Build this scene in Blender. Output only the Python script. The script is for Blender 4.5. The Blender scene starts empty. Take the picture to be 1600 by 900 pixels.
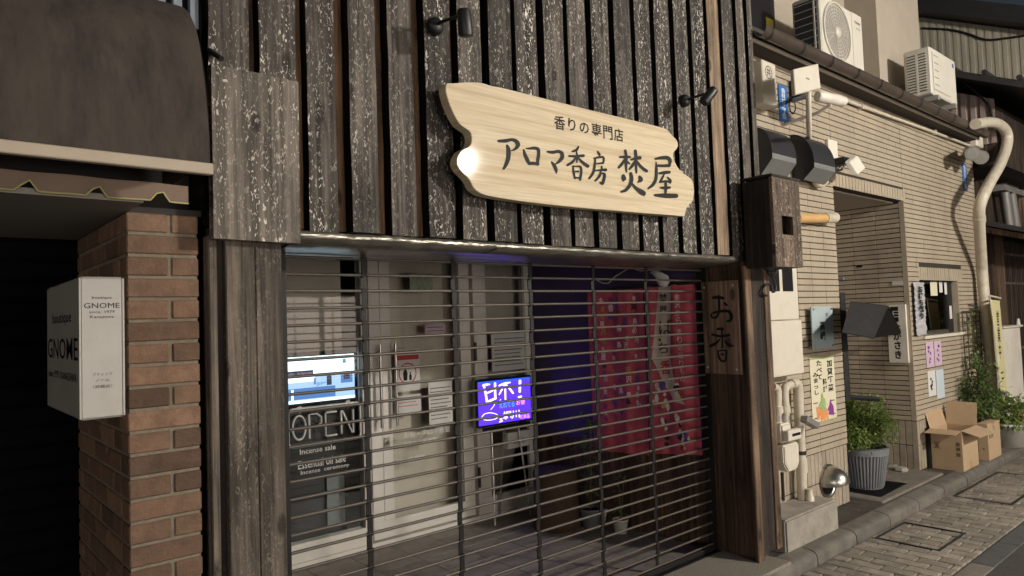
import bpy, bmesh, math, random
from mathutils import Vector, Matrix

RND = random.Random(11)
scene = bpy.context.scene
COL = scene.collection

# ------------------------------------------------------------------ camera
# world: X along the house fronts, Y into the houses, Z up; shutter plane Y = 0
F = 1100.0
CAM = Vector((0.0, -2.8, 1.6))
_a, _b = Vector((1270, -6, 1100)), Vector((-50, -52, 1100))
EZ = -(_a.cross(_b)); EZ.normalize()
EX = _a.normalized()
EY = EZ.cross(EX)
if EY.z < 0:
    EY = -EY
cam_data = bpy.data.cameras.new('camera')
cam_data.sensor_width = 36.0
cam_data.lens = F / 1600 * 36
cam_data.clip_start = 0.05
cam_data.clip_end = 500
cam = bpy.data.objects.new('camera', cam_data)
COL.objects.link(cam)
right = Vector((EX.x, EY.x, EZ.x)); upv = Vector((EX.y, EY.y, EZ.y)); fwd = Vector((EX.z, EY.z, EZ.z))
m3 = Matrix((right, upv, -fwd)).transposed()
cam.matrix_world = Matrix.Translation(CAM) @ m3.to_4x4()
scene.camera = cam

# ------------------------------------------------------------------ night sky, exposure
world = bpy.data.worlds.new('World'); scene.world = world; world.use_nodes = True
nt = world.node_tree
bg = nt.nodes['Background']
sky = nt.nodes.new('ShaderNodeTexSky'); sky.sky_type = 'NISHITA'; sky.sun_disc = False
sky.sun_elevation = math.radians(22); sky.sun_rotation = math.radians(150)
sky.air_density = 1.2; sky.dust_density = 4.0; sky.ozone_density = 1.0
nt.links.new(sky.outputs[0], bg.inputs['Color'])
bg.inputs['Strength'].default_value = 0.012
scene.view_settings.view_transform = 'Standard'
scene.view_settings.look = 'None'
scene.view_settings.exposure = 0.0
scene.view_settings.gamma = 1.0
scene.cycles.use_denoising = True
scene.cycles.max_bounces = 8
scene.cycles.caustics_reflective = False
scene.cycles.caustics_refractive = False
LAMP = Vector((6.55, -6.7, 4.1))       # the street lamp across the lane

# ------------------------------------------------------------------ helpers
def P(px, py, X=None, Y=None, Z=None):
    """point of the place seen at photo pixel (px, py), on the plane X=, Y= or Z="""
    d = Vector((px - 800, 450 - py, F))
    w = Vector((d.dot(EX), d.dot(EY), d.dot(EZ)))
    if X is not None: t = (X - CAM.x) / w.x
    elif Y is not None: t = (Y - CAM.y) / w.y
    else: t = (Z - CAM.z) / w.z
    return CAM + w * t

WLOC = {}
def wloc(o):
    return WLOC.get(o.name, Vector((0, 0, 0))) if o else Vector((0, 0, 0))

class MB:
    def __init__(s): s.v = []; s.f = []; s.sm = []
    def add(s, vs, fs, smooth=False):
        b = len(s.v); s.v += [Vector(p) for p in vs]
        s.f += [tuple(b + i for i in f) for f in fs]; s.sm += [smooth] * len(fs)
        return s
    def box(s, x0, x1, y0, y1, z0, z1):
        return s.add([(x0,y0,z0),(x1,y0,z0),(x1,y1,z0),(x0,y1,z0),(x0,y0,z1),(x1,y0,z1),(x1,y1,z1),(x0,y1,z1)],
                     [(0,3,2,1),(4,5,6,7),(0,1,5,4),(1,2,6,5),(2,3,7,6),(3,0,4,7)])
    def obox(s, c, u, v, w):
        c, u, v, w = map(Vector, (c, u, v, w))
        q = [c + u*a + v*b + w*d for d in (-1, 1) for a, b in ((-1,-1),(1,-1),(1,1),(-1,1))]
        return s.add(q, [(0,3,2,1),(4,5,6,7),(0,1,5,4),(1,2,6,5),(2,3,7,6),(3,0,4,7)])
    def prism(s, pts, off):
        n = len(pts); off = Vector(off)
        vs = [Vector(p) for p in pts] + [Vector(p) + off for p in pts]
        fs = [tuple(range(n)), tuple(range(2*n-1, n-1, -1))] + [(i, i+n, (i+1) % n + n, (i+1) % n) for i in range(n)]
        return s.add(vs, fs)
    def poly(s, pts): return s.add(pts, [tuple(range(len(pts)))])
    def tube(s, pts, r, n=8, caps=True, smooth=True):
        pts = [Vector(p) for p in pts]; m = len(pts)
        rs = r if isinstance(r, (list, tuple)) else [r] * m
        vs = []; prev = None
        for i, p in enumerate(pts):
            t = (pts[min(i+1, m-1)] - pts[max(i-1, 0)]).normalized()
            if prev is None:
                a = t.cross(Vector((0,0,1)))
                if a.length < 1e-3: a = t.cross(Vector((1,0,0)))
                a.normalize()
            else:
                a = prev - t * prev.dot(t)
                if a.length < 1e-6: a = t.orthogonal()
                a.normalize()
            prev = a; b = t.cross(a)
            vs += [p + (a*math.cos(2*math.pi*k/n) + b*math.sin(2*math.pi*k/n)) * rs[i] for k in range(n)]
        fs = [(i*n+k, i*n+(k+1) % n, (i+1)*n+(k+1) % n, (i+1)*n+k) for i in range(m-1) for k in range(n)]
        s.add(vs, fs, smooth)
        if caps:
            s.add([vs[k] for k in range(n)], [tuple(range(n-1, -1, -1))])
            s.add([vs[(m-1)*n+k] for k in range(n)], [tuple(range(n))])
        return s
    def lathe(s, prof, c, n=24, axis=(0,0,1), ref=(1,0,0), a0=0.0, a1=2*math.pi, smooth=True):
        ax = Vector(axis).normalized(); rf = (Vector(ref) - ax*Vector(ref).dot(ax)).normalized(); bt = ax.cross(rf); c = Vector(c)
        full = abs(a1 - a0 - 2*math.pi) < 1e-6; k = n if full else n + 1
        vs = [c + ax*h + (rf*math.cos(a0+(a1-a0)*j/n) + bt*math.sin(a0+(a1-a0)*j/n))*r for r, h in prof for j in range(k)]
        fs = []
        for i in range(len(prof)-1):
            for j in range(n):
                j2 = (j+1) % k
                fs.append((i*k+j, i*k+j2, (i+1)*k+j2, (i+1)*k+j))
        return s.add(vs, fs, smooth)
    def mesh(s, name, org, bevel=0.0, seg=1):
        me = bpy.data.meshes.new(name)
        me.from_pydata([v - org for v in s.v], [], s.f)
        me.polygons.foreach_set('use_smooth', s.sm)
        me.update()
        if bevel:
            bm = bmesh.new(); bm.from_mesh(me)
            es = [e for e in bm.edges if len(e.link_faces) == 2 and e.calc_face_angle(0) > 0.5]
            bmesh.ops.bevel(bm, geom=es, offset=bevel, segments=seg, affect='EDGES', clamp_overlap=True)
            bm.to_mesh(me); bm.free()
        return me
    def org(s):
        xs = [v.x for v in s.v]; ys = [v.y for v in s.v]; zs = [v.z for v in s.v]
        return Vector(((min(xs)+max(xs))/2, (min(ys)+max(ys))/2, min(zs)))
    def build(s, name, m, parent=None, bevel=0.0, seg=1, kind=None, label=None, cat=None, group=None):
        og = s.org()
        me = s.mesh(name, og, bevel, seg)
        return link(name, me, m, og, parent, kind, label, cat, group)

def link(name, me, m, loc, parent=None, kind=None, label=None, cat=None, group=None):
    if m is not None and not me.materials: me.materials.append(M[m] if isinstance(m, str) else m)
    o = bpy.data.objects.new(name, me); COL.objects.link(o)
    WLOC[o.name] = Vector(loc)
    if parent is not None:
        o.parent = parent; o.location = Vector(loc) - wloc(parent)
    else: o.location = loc
    if kind: o['kind'] = kind
    if label: o['label'] = label
    if cat: o['category'] = cat
    if group: o['group'] = group
    return o

def thing(name, label, cat, loc, group=None):
    o = bpy.data.objects.new(name, None); COL.objects.link(o)
    o.empty_display_size = 0.1; o.location = loc; WLOC[o.name] = Vector(loc)
    o['label'] = label; o['category'] = cat
    if group: o['group'] = group
    return o

def bx(name, m, parent, x0, x1, y0, y1, z0, z1, bevel=0.0, **k):
    return MB().box(min(x0,x1), max(x0,x1), min(y0,y1), max(y0,y1), min(z0,z1), max(z0,z1)).build(name, m, parent, bevel, **k)

def spline(pts, n=6):
    """Catmull-Rom through tuples of any length"""
    if len(pts) < 3: return [tuple(p) for p in pts]
    out = []
    for i in range(len(pts)-1):
        p0 = pts[max(i-1,0)]; p1 = pts[i]; p2 = pts[i+1]; p3 = pts[min(i+2,len(pts)-1)]
        for k in range(n):
            t = k/n
            out.append(tuple(0.5*((2*b)+(-a+c)*t+(2*a-5*b+4*c-d)*t*t+(-a+3*b-3*c+d)*t**3) for a,b,c,d in zip(p0,p1,p2,p3)))
    out.append(tuple(pts[-1]))
    return out

def brush(mb, strokes, to3, nrm, step=0.0002, wscale=1.0):
    """painted strokes: lists of (x, y, width) in a traced picture, mapped on a surface by to3"""
    nrm = Vector(nrm)
    for i, st in enumerate(strokes):
        pts = spline(st, 5); L = []; Rr = []
        n = len(pts); off = nrm * (step * (i + 1))
        for k, (x, y, w) in enumerate(pts):
            x0, y0 = pts[max(k-1,0)][:2]; x1, y1 = pts[min(k+1,n-1)][:2]
            d = math.hypot(x1-x0, y1-y0) or 1; nx, ny = -(y1-y0)/d, (x1-x0)/d
            h = max(w, 3)*0.5*wscale
            L.append((x+nx*h, y+ny*h)); Rr.append((x-nx*h, y-ny*h))
        def cap(k0, k1):
            x, y, w = pts[k0]; a = math.atan2(y-pts[k1][1], x-pts[k1][0]); h = max(w,3)*0.5*wscale
            return [(x+h*math.cos(a+t), y+h*math.sin(a+t)) for t in (-1.0, -0.35, 0.35, 1.0)]
        vs = [to3(*p)+off for p in L] + [to3(*p)+off for p in Rr]
        mb.add(vs, [(k, k+1, n+k+1, n+k) for k in range(n-1)])
        for k0, k1 in ((0, min(1,n-1)), (n-1, max(n-2,0))):
            c = cap(k0, k1)
            ring = ([L[0]] + c + [Rr[0]]) if k0 == 0 else ([Rr[k0]] + c + [L[k0]])
            mb.poly([to3(*q)+off for q in ring])
    return mb

def text(parent, body, center, u, v, w=None, h=None, m='ink', bold=0.0, name='lettering', lines=1.0, off=0.0012, warp=None, fit=True, res=2, add_to=None):
    """flat printed or painted lettering fitted in a w x h box round center"""
    c = bpy.data.curves.new('lettering', 'FONT'); c.body = body; c.align_x = 'CENTER'; c.resolution_u = res
    c.offset = bold; c.space_line = lines
    o = bpy.data.objects.new('lettering_source', c); COL.objects.link(o)
    bpy.context.view_layer.update()
    me = bpy.data.meshes.new_from_object(o.evaluated_get(bpy.context.evaluated_depsgraph_get()))
    bpy.data.objects.remove(o); bpy.data.curves.remove(c)
    if not me.vertices: return None
    xs = [q.co.x for q in me.vertices]; ys = [q.co.y for q in me.vertices]
    x0, x1, y0, y1 = min(xs), max(xs), min(ys), max(ys)
    sx = w/(x1-x0) if w else None; sy = h/(y1-y0) if h else None
    sx = sx or sy; sy = sy or sx
    u = Vector(u); v = Vector(v); n = u.cross(v).normalized()
    mb = MB(); vs = []
    for q in me.vertices:
        p = Vector(center) + u*((q.co.x-(x0+x1)/2)*sx) + v*((q.co.y-(y0+y1)/2)*sy) + n*off
        vs.append(warp(p) if warp else p)
    fs = [tuple(p.vertices) for p in me.polygons]
    bpy.data.meshes.remove(me)
    if add_to is not None:
        add_to.add(vs, fs); return None
    mb.add(vs, fs)
    return mb.build(name, m, parent)

UX, UZ, UY = Vector((1,0,0)), Vector((0,0,1)), Vector((0,1,0))

# ------------------------------------------------------------------ materials
M = {}
def nodes_of(name):
    m = bpy.data.materials.new(name); m.use_nodes = True
    M[name] = m; t = m.node_tree
    return m, t, t.nodes['Principled BSDF'], t.nodes, t.links

def mat(name, col, rough=0.6, metal=0.0, var=0.0, vscale=8.0, rand=0.0, bump=0.0, bscale=60.0, stretch=(1,1,1), spec=0.5, coat=0.0, dirt=None, dscale=3.0, damt=0.5):
    """plain procedural surface: base colour, noise variation, per-object variation, relief, stains"""
    m, t, b, N, L = nodes_of(name)
    b.inputs['Roughness'].default_value = rough; b.inputs['Metallic'].default_value = metal
    b.inputs['Specular IOR Level'].default_value = spec
    b.inputs['Coat Weight'].default_value = coat
    tc = N.new('ShaderNodeTexCoord'); mp = N.new('ShaderNodeMapping'); mp.inputs['Scale'].default_value = stretch
    gm = N.new('ShaderNodeNewGeometry')
    L.new(gm.outputs['Position'], mp.inputs['Vector'])
    base = N.new('ShaderNodeRGB'); base.outputs[0].default_value = (*col, 1)
    cur = base.outputs[0]
    if var or rand:
        hsv = N.new('ShaderNodeHueSaturation'); L.new(cur, hsv.inputs['Color']); cur = hsv.outputs[0]
        val = N.new('ShaderNodeMath'); val.operation = 'ADD'; val.inputs[0].default_value = 1.0; val.inputs[1].default_value = 0
        last = val.outputs[0]
        if var:
            ns = N.new('ShaderNodeTexNoise'); ns.inputs['Scale'].default_value = vscale; ns.inputs['Detail'].default_value = 6; ns.inputs['Roughness'].default_value = 0.65
            L.new(mp.outputs[0], ns.inputs['Vector'])
            r = N.new('ShaderNodeMapRange'); r.inputs['From Min'].default_value = 0.3; r.inputs['From Max'].default_value = 0.7
            r.inputs['To Min'].default_value = 1-var; r.inputs['To Max'].default_value = 1+var
            L.new(ns.outputs[0], r.inputs['Value']); last = r.outputs[0]
        if rand:
            oi = N.new('ShaderNodeObjectInfo')
            r2 = N.new('ShaderNodeMapRange'); r2.inputs['To Min'].default_value = 1-rand; r2.inputs['To Max'].default_value = 1+rand
            L.new(oi.outputs['Random'], r2.inputs['Value'])
            mu = N.new('ShaderNodeMath'); mu.operation = 'MULTIPLY'
            L.new(last, mu.inputs[0]); L.new(r2.outputs[0], mu.inputs[1]); last = mu.outputs[0]
        L.new(last, hsv.inputs['Value'])
    if dirt:
        n2 = N.new('ShaderNodeTexNoise'); n2.inputs['Scale'].default_value = dscale; n2.inputs['Detail'].default_value = 8; n2.inputs['Roughness'].default_value = 0.7
        L.new(mp.outputs[0], n2.inputs['Vector'])
        cr = N.new('ShaderNodeMapRange'); cr.inputs['From Min'].default_value = 0.48; cr.inputs['From Max'].default_value = 0.72
        cr.inputs['To Max'].default_value = damt
        L.new(n2.outputs[0], cr.inputs['Value'])
        mx = N.new('ShaderNodeMix'); mx.data_type = 'RGBA'
        L.new(cr.outputs[0], mx.inputs['Factor']); L.new(cur, mx.inputs[6]); mx.inputs[7].default_value = (*dirt, 1); cur = mx.outputs[2]
    L.new(cur, b.inputs['Base Color'])
    if bump:
        nb = N.new('ShaderNodeTexNoise'); nb.inputs['Scale'].default_value = bscale; nb.inputs['Detail'].default_value = 5
        L.new(mp.outputs[0], nb.inputs['Vector'])
        bu = N.new('ShaderNodeBump'); bu.inputs['Strength'].default_value = bump; bu.inputs['Distance'].default_value = 0.01
        L.new(nb.outputs[0], bu.inputs['Height']); L.new(bu.outputs[0], b.inputs['Normal'])
    return m

def emit(name, col, s):
    m, t, b, N, L = nodes_of(name)
    b.inputs['Base Color'].default_value = (0.02,0.02,0.02,1)
    b.inputs['Emission Color'].default_value = (*col,1); b.inputs['Emission Strength'].default_value = s
    b.inputs['Roughness'].default_value = 0.3
    return m

def weathered(name, dark, light, fleck, amount=0.5, rough=0.75, rand=0.25, fscale=1.0):
    """old sawn boards: grain along Z, knots, and pale flaking flecks"""
    m, t, b, N, L = nodes_of(name)
    gm = N.new('ShaderNodeNewGeometry'); oi = N.new('ShaderNodeObjectInfo')
    addv = N.new('ShaderNodeVectorMath'); addv.operation = 'ADD'
    cmb = N.new('ShaderNodeCombineXYZ'); mu = N.new('ShaderNodeMath'); mu.operation = 'MULTIPLY'; mu.inputs[1].default_value = 37.0
    L.new(oi.outputs['Random'], mu.inputs[0]); L.new(mu.outputs[0], cmb.inputs[0]); L.new(mu.outputs[0], cmb.inputs[2])
    L.new(gm.outputs['Position'], addv.inputs[0]); L.new(cmb.outputs[0], addv.inputs[1])
    def mapped(sc):
        mp = N.new('ShaderNodeMapping'); mp.inputs['Scale'].default_value = sc; L.new(addv.outputs[0], mp.inputs['Vector']); return mp.outputs[0]
    def noise(vec, scale, detail=5, rgh=0.6, dist=0.0):
        n = N.new('ShaderNodeTexNoise'); n.inputs['Scale'].default_value = scale; n.inputs['Detail'].default_value = detail
        n.inputs['Roughness'].default_value = rgh; n.inputs['Distortion'].default_value = dist
        L.new(vec, n.inputs['Vector']); return n.outputs[0]
    def rng(v, a, c, lo=0.0, hi=1.0):
        r = N.new('ShaderNodeMapRange'); r.inputs['From Min'].default_value = a; r.inputs['From Max'].default_value = c
        r.inputs['To Min'].default_value = lo; r.inputs['To Max'].default_value = hi; L.new(v, r.inputs['Value']); return r.outputs[0]
    def mul(a, c):
        q = N.new('ShaderNodeMath'); q.operation = 'MULTIPLY'
        L.new(a, q.inputs[0])
        if isinstance(c, float): q.inputs[1].default_value = c
        else: L.new(c, q.inputs[1])
        return q.outputs[0]
    def mix(f, a, c):
        q = N.new('ShaderNodeMix'); q.data_type = 'RGBA'; L.new(f, q.inputs['Factor'])
        for s_, i in ((a, 6), (c, 7)):
            if isinstance(s_, tuple): q.inputs[i].default_value = (*s_, 1)
            else: L.new(s_, q.inputs[i])
        return q.outputs[2]
    grain = noise(mapped((60, 60, 2.2)), 1.0, 6, 0.6, 0.6)
    blotch = noise(mapped((7, 7, 2.0)), 1.0, 4, 0.6)
    col = mix(rng(grain, 0.3, 0.72), dark, light)
    tone = N.new('ShaderNodeHueSaturation'); L.new(col, tone.inputs['Color'])
    streak = noise(mapped((34, 34, 0.8)), 1.0, 3, 0.6)
    L.new(mul(mul(rng(blotch, 0.3, 0.7, 0.35, 1.4), rng(streak, 0.35, 0.65, 0.45, 1.3)), rng(oi.outputs['Random'], 0, 1, 1-rand, 1+rand)), tone.inputs['Value'])
    # knots
    vk = N.new('ShaderNodeTexVoronoi'); vk.inputs['Scale'].default_value = 1.0
    L.new(mapped((7.5, 7.5, 3.4)), vk.inputs['Vector'])
    knot = rng(vk.outputs['Distance'], 0.10, 0.17, 0.75, 0.0)
    col2 = mix(knot, tone.outputs[0], (0.012, 0.008, 0.006))
    # pale flecks where the charred skin has come off
    fl = noise(mapped((100*fscale, 100*fscale, 44*fscale)), 1.0, 2, 0.5, 1.1)
    patch = noise(mapped((9, 9, 1.8)), 1.0, 3, 0.6)
    line = noise(mapped((30, 30, 1.2)), 1.0, 2, 0.5)
    msk = mul(rng(fl, 0.59, 0.62), mul(rng(patch, 0.34, 0.6, 0.12, 1.0), rng(line, 0.38, 0.58, 0.25, 1.0)))
    rm = N.new('ShaderNodeMath'); rm.operation = 'MULTIPLY'; rm.inputs[1].default_value = 17.3; L.new(oi.outputs['Random'], rm.inputs[0])
    fm = N.new('ShaderNodeMath'); fm.operation = 'FRACT'; L.new(rm.outputs[0], fm.inputs[0])
    msk = mul(msk, rng(fm.outputs[0], 0.0, 0.7, 0.45, 1.0))
    col3 = mix(mul(msk, float(amount)), col2, fleck)
    L.new(col3, b.inputs['Base Color'])
    b.inputs['Roughness'].default_value = rough; b.inputs['Specular IOR Level'].default_value = 0.35
    bu = N.new('ShaderNodeBump'); bu.inputs['Strength'].default_value = 0.6; bu.inputs['Distance'].default_value = 0.004
    ad = N.new('ShaderNodeMath'); ad.operation = 'ADD'; L.new(grain, ad.inputs[0]); L.new(msk, ad.inputs[1])
    L.new(ad.outputs[0], bu.inputs['Height']); L.new(bu.outputs[0], b.inputs['Normal'])
    return m

weathered('board_wood', (0.026,0.022,0.019), (0.145,0.126,0.107), (0.90,0.85,0.76), 1.0, rand=0.42)
weathered('batten_wood', (0.07,0.042,0.024), (0.34,0.20,0.11), (0.45,0.36,0.26), 0.25)
weathered('fresh_board', (0.20,0.135,0.085), (0.42,0.31,0.21), (0.62,0.55,0.45), 0.3)
weathered('cover_wood', (0.11,0.094,0.077), (0.285,0.25,0.21), (0.80,0.74,0.64), 0.9)
weathered('post_wood', (0.05,0.041,0.033), (0.20,0.165,0.13), (0.5,0.45,0.38), 0.45)
weathered('brown_wood', (0.065,0.04,0.026), (0.22,0.145,0.09), (0.45,0.36,0.25), 0.3)
weathered('box_wood', (0.10,0.068,0.05), (0.24,0.175,0.13), (0.62,0.54,0.43), 0.8)
weathered('dark_wood', (0.012,0.009,0.008), (0.05,0.036,0.028), (0.12,0.09,0.07), 0.2)
weathered('wainscot_wood', (0.035,0.02,0.013), (0.125,0.075,0.048), (0.2,0.13,0.08), 0.15)
weathered('plaque_wood', (0.19,0.118,0.08), (0.29,0.19,0.132), (0.25,0.17,0.12), 0.1, rough=0.35, rand=0.0)
weathered('old_house_wood', (0.02,0.014,0.011), (0.075,0.05,0.036), (0.15,0.12,0.1), 0.1)

def sign_wood():
    m, t, b, N, L = nodes_of('sign_wood')
    gm = N.new('ShaderNodeNewGeometry'); mp = N.new('ShaderNodeMapping'); mp.inputs['Scale'].default_value = (0.9, 1.0, 46.0)
    mp.inputs['Rotation'].default_value = (0, math.radians(1.0), 0)
    L.new(gm.outputs['Position'], mp.inputs['Vector'])
    w = N.new('ShaderNodeTexNoise'); w.inputs['Scale'].default_value = 1.0; w.inputs['Detail'].default_value = 3; w.inputs['Distortion'].default_value = 0.25
    L.new(mp.outputs[0], w.inputs['Vector'])
    cr = N.new('ShaderNodeValToRGB'); e = cr.color_ramp.elements
    e[0].position = 0.30; e[0].color = (0.66,0.565,0.40,1); e[1].position = 0.62; e[1].color = (0.555,0.445,0.285,1)
    q = cr.color_ramp.elements.new(0.50); q.color = (0.635,0.53,0.36,1)
    L.new(w.outputs[0], cr.inputs[0])
    mp2 = N.new('ShaderNodeMapping'); mp2.inputs['Scale'].default_value = (6, 1, 160); L.new(gm.outputs['Position'], mp2.inputs['Vector'])
    f = N.new('ShaderNodeTexNoise'); f.inputs['Scale'].default_value = 1.0; f.inputs['Detail'].default_value = 4; L.new(mp2.outputs[0], f.inputs['Vector'])
    mr = N.new('ShaderNodeMapRange'); mr.inputs['From Min'].default_value = 0.3; mr.inputs['From Max'].default_value = 0.7; mr.inputs['To Min'].default_value = 0.88; mr.inputs['To Max'].default_value = 1.08
    L.new(f.outputs[0], mr.inputs['Value'])
    h = N.new('ShaderNodeHueSaturation'); L.new(cr.outputs[0], h.inputs['Color']); L.new(mr.outputs[0], h.inputs['Value'])
    L.new(h.outputs[0], b.inputs['Base Color'])
    b.inputs['Roughness'].default_value = 0.6; b.inputs['Specular IOR Level'].default_value = 0.25; b.inputs['Coat Weight'].default_value = 0.07; b.inputs['Coat Roughness'].default_value = 0.08
sign_wood()

mat('ink', (0.012,0.012,0.011), 0.7, spec=0.2)
mat('sign_ink', (0.016,0.017,0.015), 0.6, spec=0.2)
mat('red_ink', (0.45,0.02,0.02), 0.6)
mat('white_print', (0.75,0.75,0.73), 0.6)
mat('tile', (0.415,0.352,0.265), 0.45, var=0.10, vscale=25, rand=0.10, dirt=(0.17,0.14,0.11), dscale=1.6, damt=0.4, stretch=(1.6,1.6,0.55))
mat('tile_lower', (0.37,0.315,0.245), 0.5, var=0.12, vscale=25, rand=0.10, dirt=(0.14,0.11,0.085), dscale=3.0, damt=0.55)
mat('grout', (0.035,0.028,0.022), 0.9)
mat('brick', (0.165,0.098,0.062), 0.85, var=0.3, vscale=16, rand=0.45, bump=0.4, bscale=90, dirt=(0.12,0.085,0.06), dscale=14, damt=0.5)
mat('mortar', (0.20,0.172,0.128), 0.95, var=0.2, vscale=40, bump=0.4)
mat('black_metal', (0.012,0.012,0.013), 0.45)
mat('shutter_rod', (0.095,0.08,0.064), 0.45, metal=0.2, var=0.15, vscale=30)
mat('shutter_link', (0.009,0.008,0.008), 0.55, spec=0.3)
mat('flashing', (0.24,0.225,0.19), 0.3, metal=0.75, var=0.35, vscale=9, stretch=(1,1,6), bump=0.5, bscale=14)
mat('white_frame', (0.74,0.71,0.65), 0.45, var=0.05, vscale=5)
mat('white_paint', (0.72,0.68,0.60), 0.45, var=0.05, vscale=6, dirt=(0.35,0.3,0.24), dscale=4, damt=0.25)
mat('ivory_plastic', (0.64,0.60,0.51), 0.45, var=0.05, vscale=6, dirt=(0.34,0.28,0.2), dscale=6, damt=0.35)
mat('pipe_cream', (0.58,0.53,0.43), 0.4, var=0.08, vscale=8, dirt=(0.30,0.24,0.17), dscale=7, damt=0.5)
mat('pipe_orange', (0.60,0.38,0.16), 0.4, var=0.06)
mat('steel', (0.55,0.53,0.49), 0.3, metal=1.0, var=0.1, vscale=20)
mat('hood_metal', (0.028,0.03,0.034), 0.38, metal=0.2, var=0.15)
mat('hood_inside', (0.006,0.006,0.006), 0.8)
mat('concrete', (0.30,0.275,0.235), 0.9, var=0.22, vscale=6, bump=0.5, bscale=120, dirt=(0.11,0.095,0.08), dscale=5, damt=0.6)
mat('kerb_stone', (0.135,0.124,0.106), 0.85, var=0.25, vscale=7, rand=0.12, bump=0.5, bscale=130, dirt=(0.07,0.06,0.05), dscale=5, damt=0.7)
mat('paver', (0.245,0.218,0.18), 0.75, var=0.28, vscale=14, rand=0.2, bump=0.5, bscale=140, dirt=(0.06,0.054,0.045), dscale=3.2, damt=0.8)
mat('joint_sand', (0.022,0.019,0.016), 0.95)
mat('asphalt', (0.06,0.057,0.052), 0.85, var=0.3, vscale=60, bump=0.8, bscale=260)
mat('dark_slab', (0.075,0.078,0.08), 0.6, var=0.25, vscale=12, bump=0.4)
mat('wet_ground', (0.06,0.053,0.045), 0.6, var=0.35, vscale=6, bump=0.6, bscale=110, dirt=(0.14,0.12,0.1), dscale=3, damt=0.5)
mat('slab_stone', (0.17,0.15,0.125), 0.75, var=0.2, vscale=7, bump=0.4, dirt=(0.07,0.06,0.05), dscale=4, damt=0.5)
mat('pebble_concrete', (0.25,0.225,0.185), 0.85, var=0.5, vscale=120, bump=0.8, bscale=190)
mat('floor_stone', (0.22,0.20,0.175), 0.6, var=0.4, vscale=9, rand=0.15, bump=0.3, bscale=40, dirt=(0.09,0.075,0.065), dscale=9, damt=0.6)
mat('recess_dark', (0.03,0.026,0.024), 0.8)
mat('recess_ceiling', (0.12,0.11,0.1), 0.7)
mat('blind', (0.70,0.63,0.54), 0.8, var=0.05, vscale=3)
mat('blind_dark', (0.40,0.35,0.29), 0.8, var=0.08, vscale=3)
mat('interior_dark', (0.03,0.03,0.032), 0.7)
mat('interior_grey', (0.22,0.24,0.25), 0.7)
mat('screen_bezel', (0.01,0.01,0.012), 0.4, spec=0.3)
mat('noren_red', (0.46,0.075,0.105), 0.85, var=0.3, vscale=11)
mat('noren_cream', (0.60,0.50,0.38), 0.85, var=0.08)
mat('print_yellow', (0.50,0.33,0.04), 0.85)
mat('print_blue', (0.04,0.07,0.30), 0.85)
mat('print_white', (0.72,0.64,0.60), 0.85)
mat('print_black', (0.02,0.015,0.015), 0.85)
mat('print_violet', (0.2,0.03,0.16), 0.85)
mat('awning_cloth', (0.052,0.042,0.033), 0.85, var=0.25, vscale=6, stretch=(1.6,1,0.45), bump=0.5, bscale=9, dirt=(0.014,0.011,0.009), dscale=8.0, damt=0.95)
mat('valance_cloth', (0.20,0.14,0.105), 0.85, var=0.1)
mat('valance_trim', (0.42,0.40,0.16), 0.8)
mat('awning_bar', (0.42,0.35,0.27), 0.5, var=0.06)
mat('soffit', (0.25,0.23,0.20), 0.8)
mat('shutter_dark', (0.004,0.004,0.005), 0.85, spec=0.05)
mat('side_wall', (0.055,0.035,0.10), 0.8)  # violet glow of the lit board mixed into the wall colour
mat('hood_lip', (0.20,0.205,0.20), 0.5, metal=0.3)
mat('shade_black', (0.007,0.006,0.006), 0.9, spec=0.1)
mat('sign_acrylic', (0.36,0.345,0.315), 0.35, var=0.06, vscale=5, dirt=(0.25,0.22,0.17), dscale=6, damt=0.35)
mat('slat_blue', (0.20,0.23,0.28), 0.5, metal=0.2, var=0.1)
mat('gutter_brown', (0.075,0.058,0.048), 0.32, metal=0.1, var=0.15)
mat('eave_dark', (0.05,0.042,0.035), 0.8)
mat('eave_white', (0.50,0.45,0.37), 0.6)
mat('stucco', (0.40,0.35,0.285), 0.9, var=0.05, vscale=4, bump=0.3, bscale=80)
mat('ac_white', (0.62,0.59,0.52), 0.45, var=0.04)
mat('ac_dark', (0.06,0.062,0.065), 0.6)
mat('ac_grille', (0.30,0.285,0.26), 0.5)
mat('siding', (0.42,0.385,0.305), 0.6, var=0.08, vscale=3)
mat('pink_metal', (0.28,0.22,0.20), 0.6, var=0.1)
mat('roof_dark', (0.025,0.024,0.026), 0.6, var=0.2)
mat('cardboard', (0.42,0.30,0.185), 0.85, var=0.06, vscale=8, bump=0.1)
mat('tape', (0.36,0.25,0.14), 0.3)
mat('dead_leaf', (0.22,0.15,0.07), 0.8, var=0.4, vscale=30)
mat('cardboard_print', (0.14,0.09,0.05), 0.85)
mat('pot_grey', (0.17,0.18,0.19), 0.55, var=0.12)
mat('pot_white', (0.55,0.53,0.48), 0.6, var=0.1)
mat('pot_terracotta', (0.35,0.13,0.06), 0.8, var=0.15)
mat('soil', (0.03,0.022,0.016), 0.95)
mat('leaf', (0.16,0.22,0.055), 0.5, var=0.55, vscale=22, spec=0.4)
mat('leaf_dark', (0.09,0.14,0.04), 0.5, var=0.5, vscale=20, spec=0.4)
mat('leaf_indoor', (0.10,0.17,0.05), 0.45, var=0.4, vscale=18)
mat('stem', (0.07,0.05,0.03), 0.8)
mat('log', (0.055,0.03,0.017), 0.85, var=0.3, vscale=14, stretch=(1,1,0.3), bump=0.6)
mat('poster_cream', (0.66,0.62,0.46), 0.6)
mat('poster_green', (0.34,0.40,0.16), 0.6)
mat('plaque_blue', (0.36,0.43,0.45), 0.75, var=0.04, spec=0.3)
mat('blue_plate', (0.03,0.14,0.42), 0.4, var=0.2, vscale=60)
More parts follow.
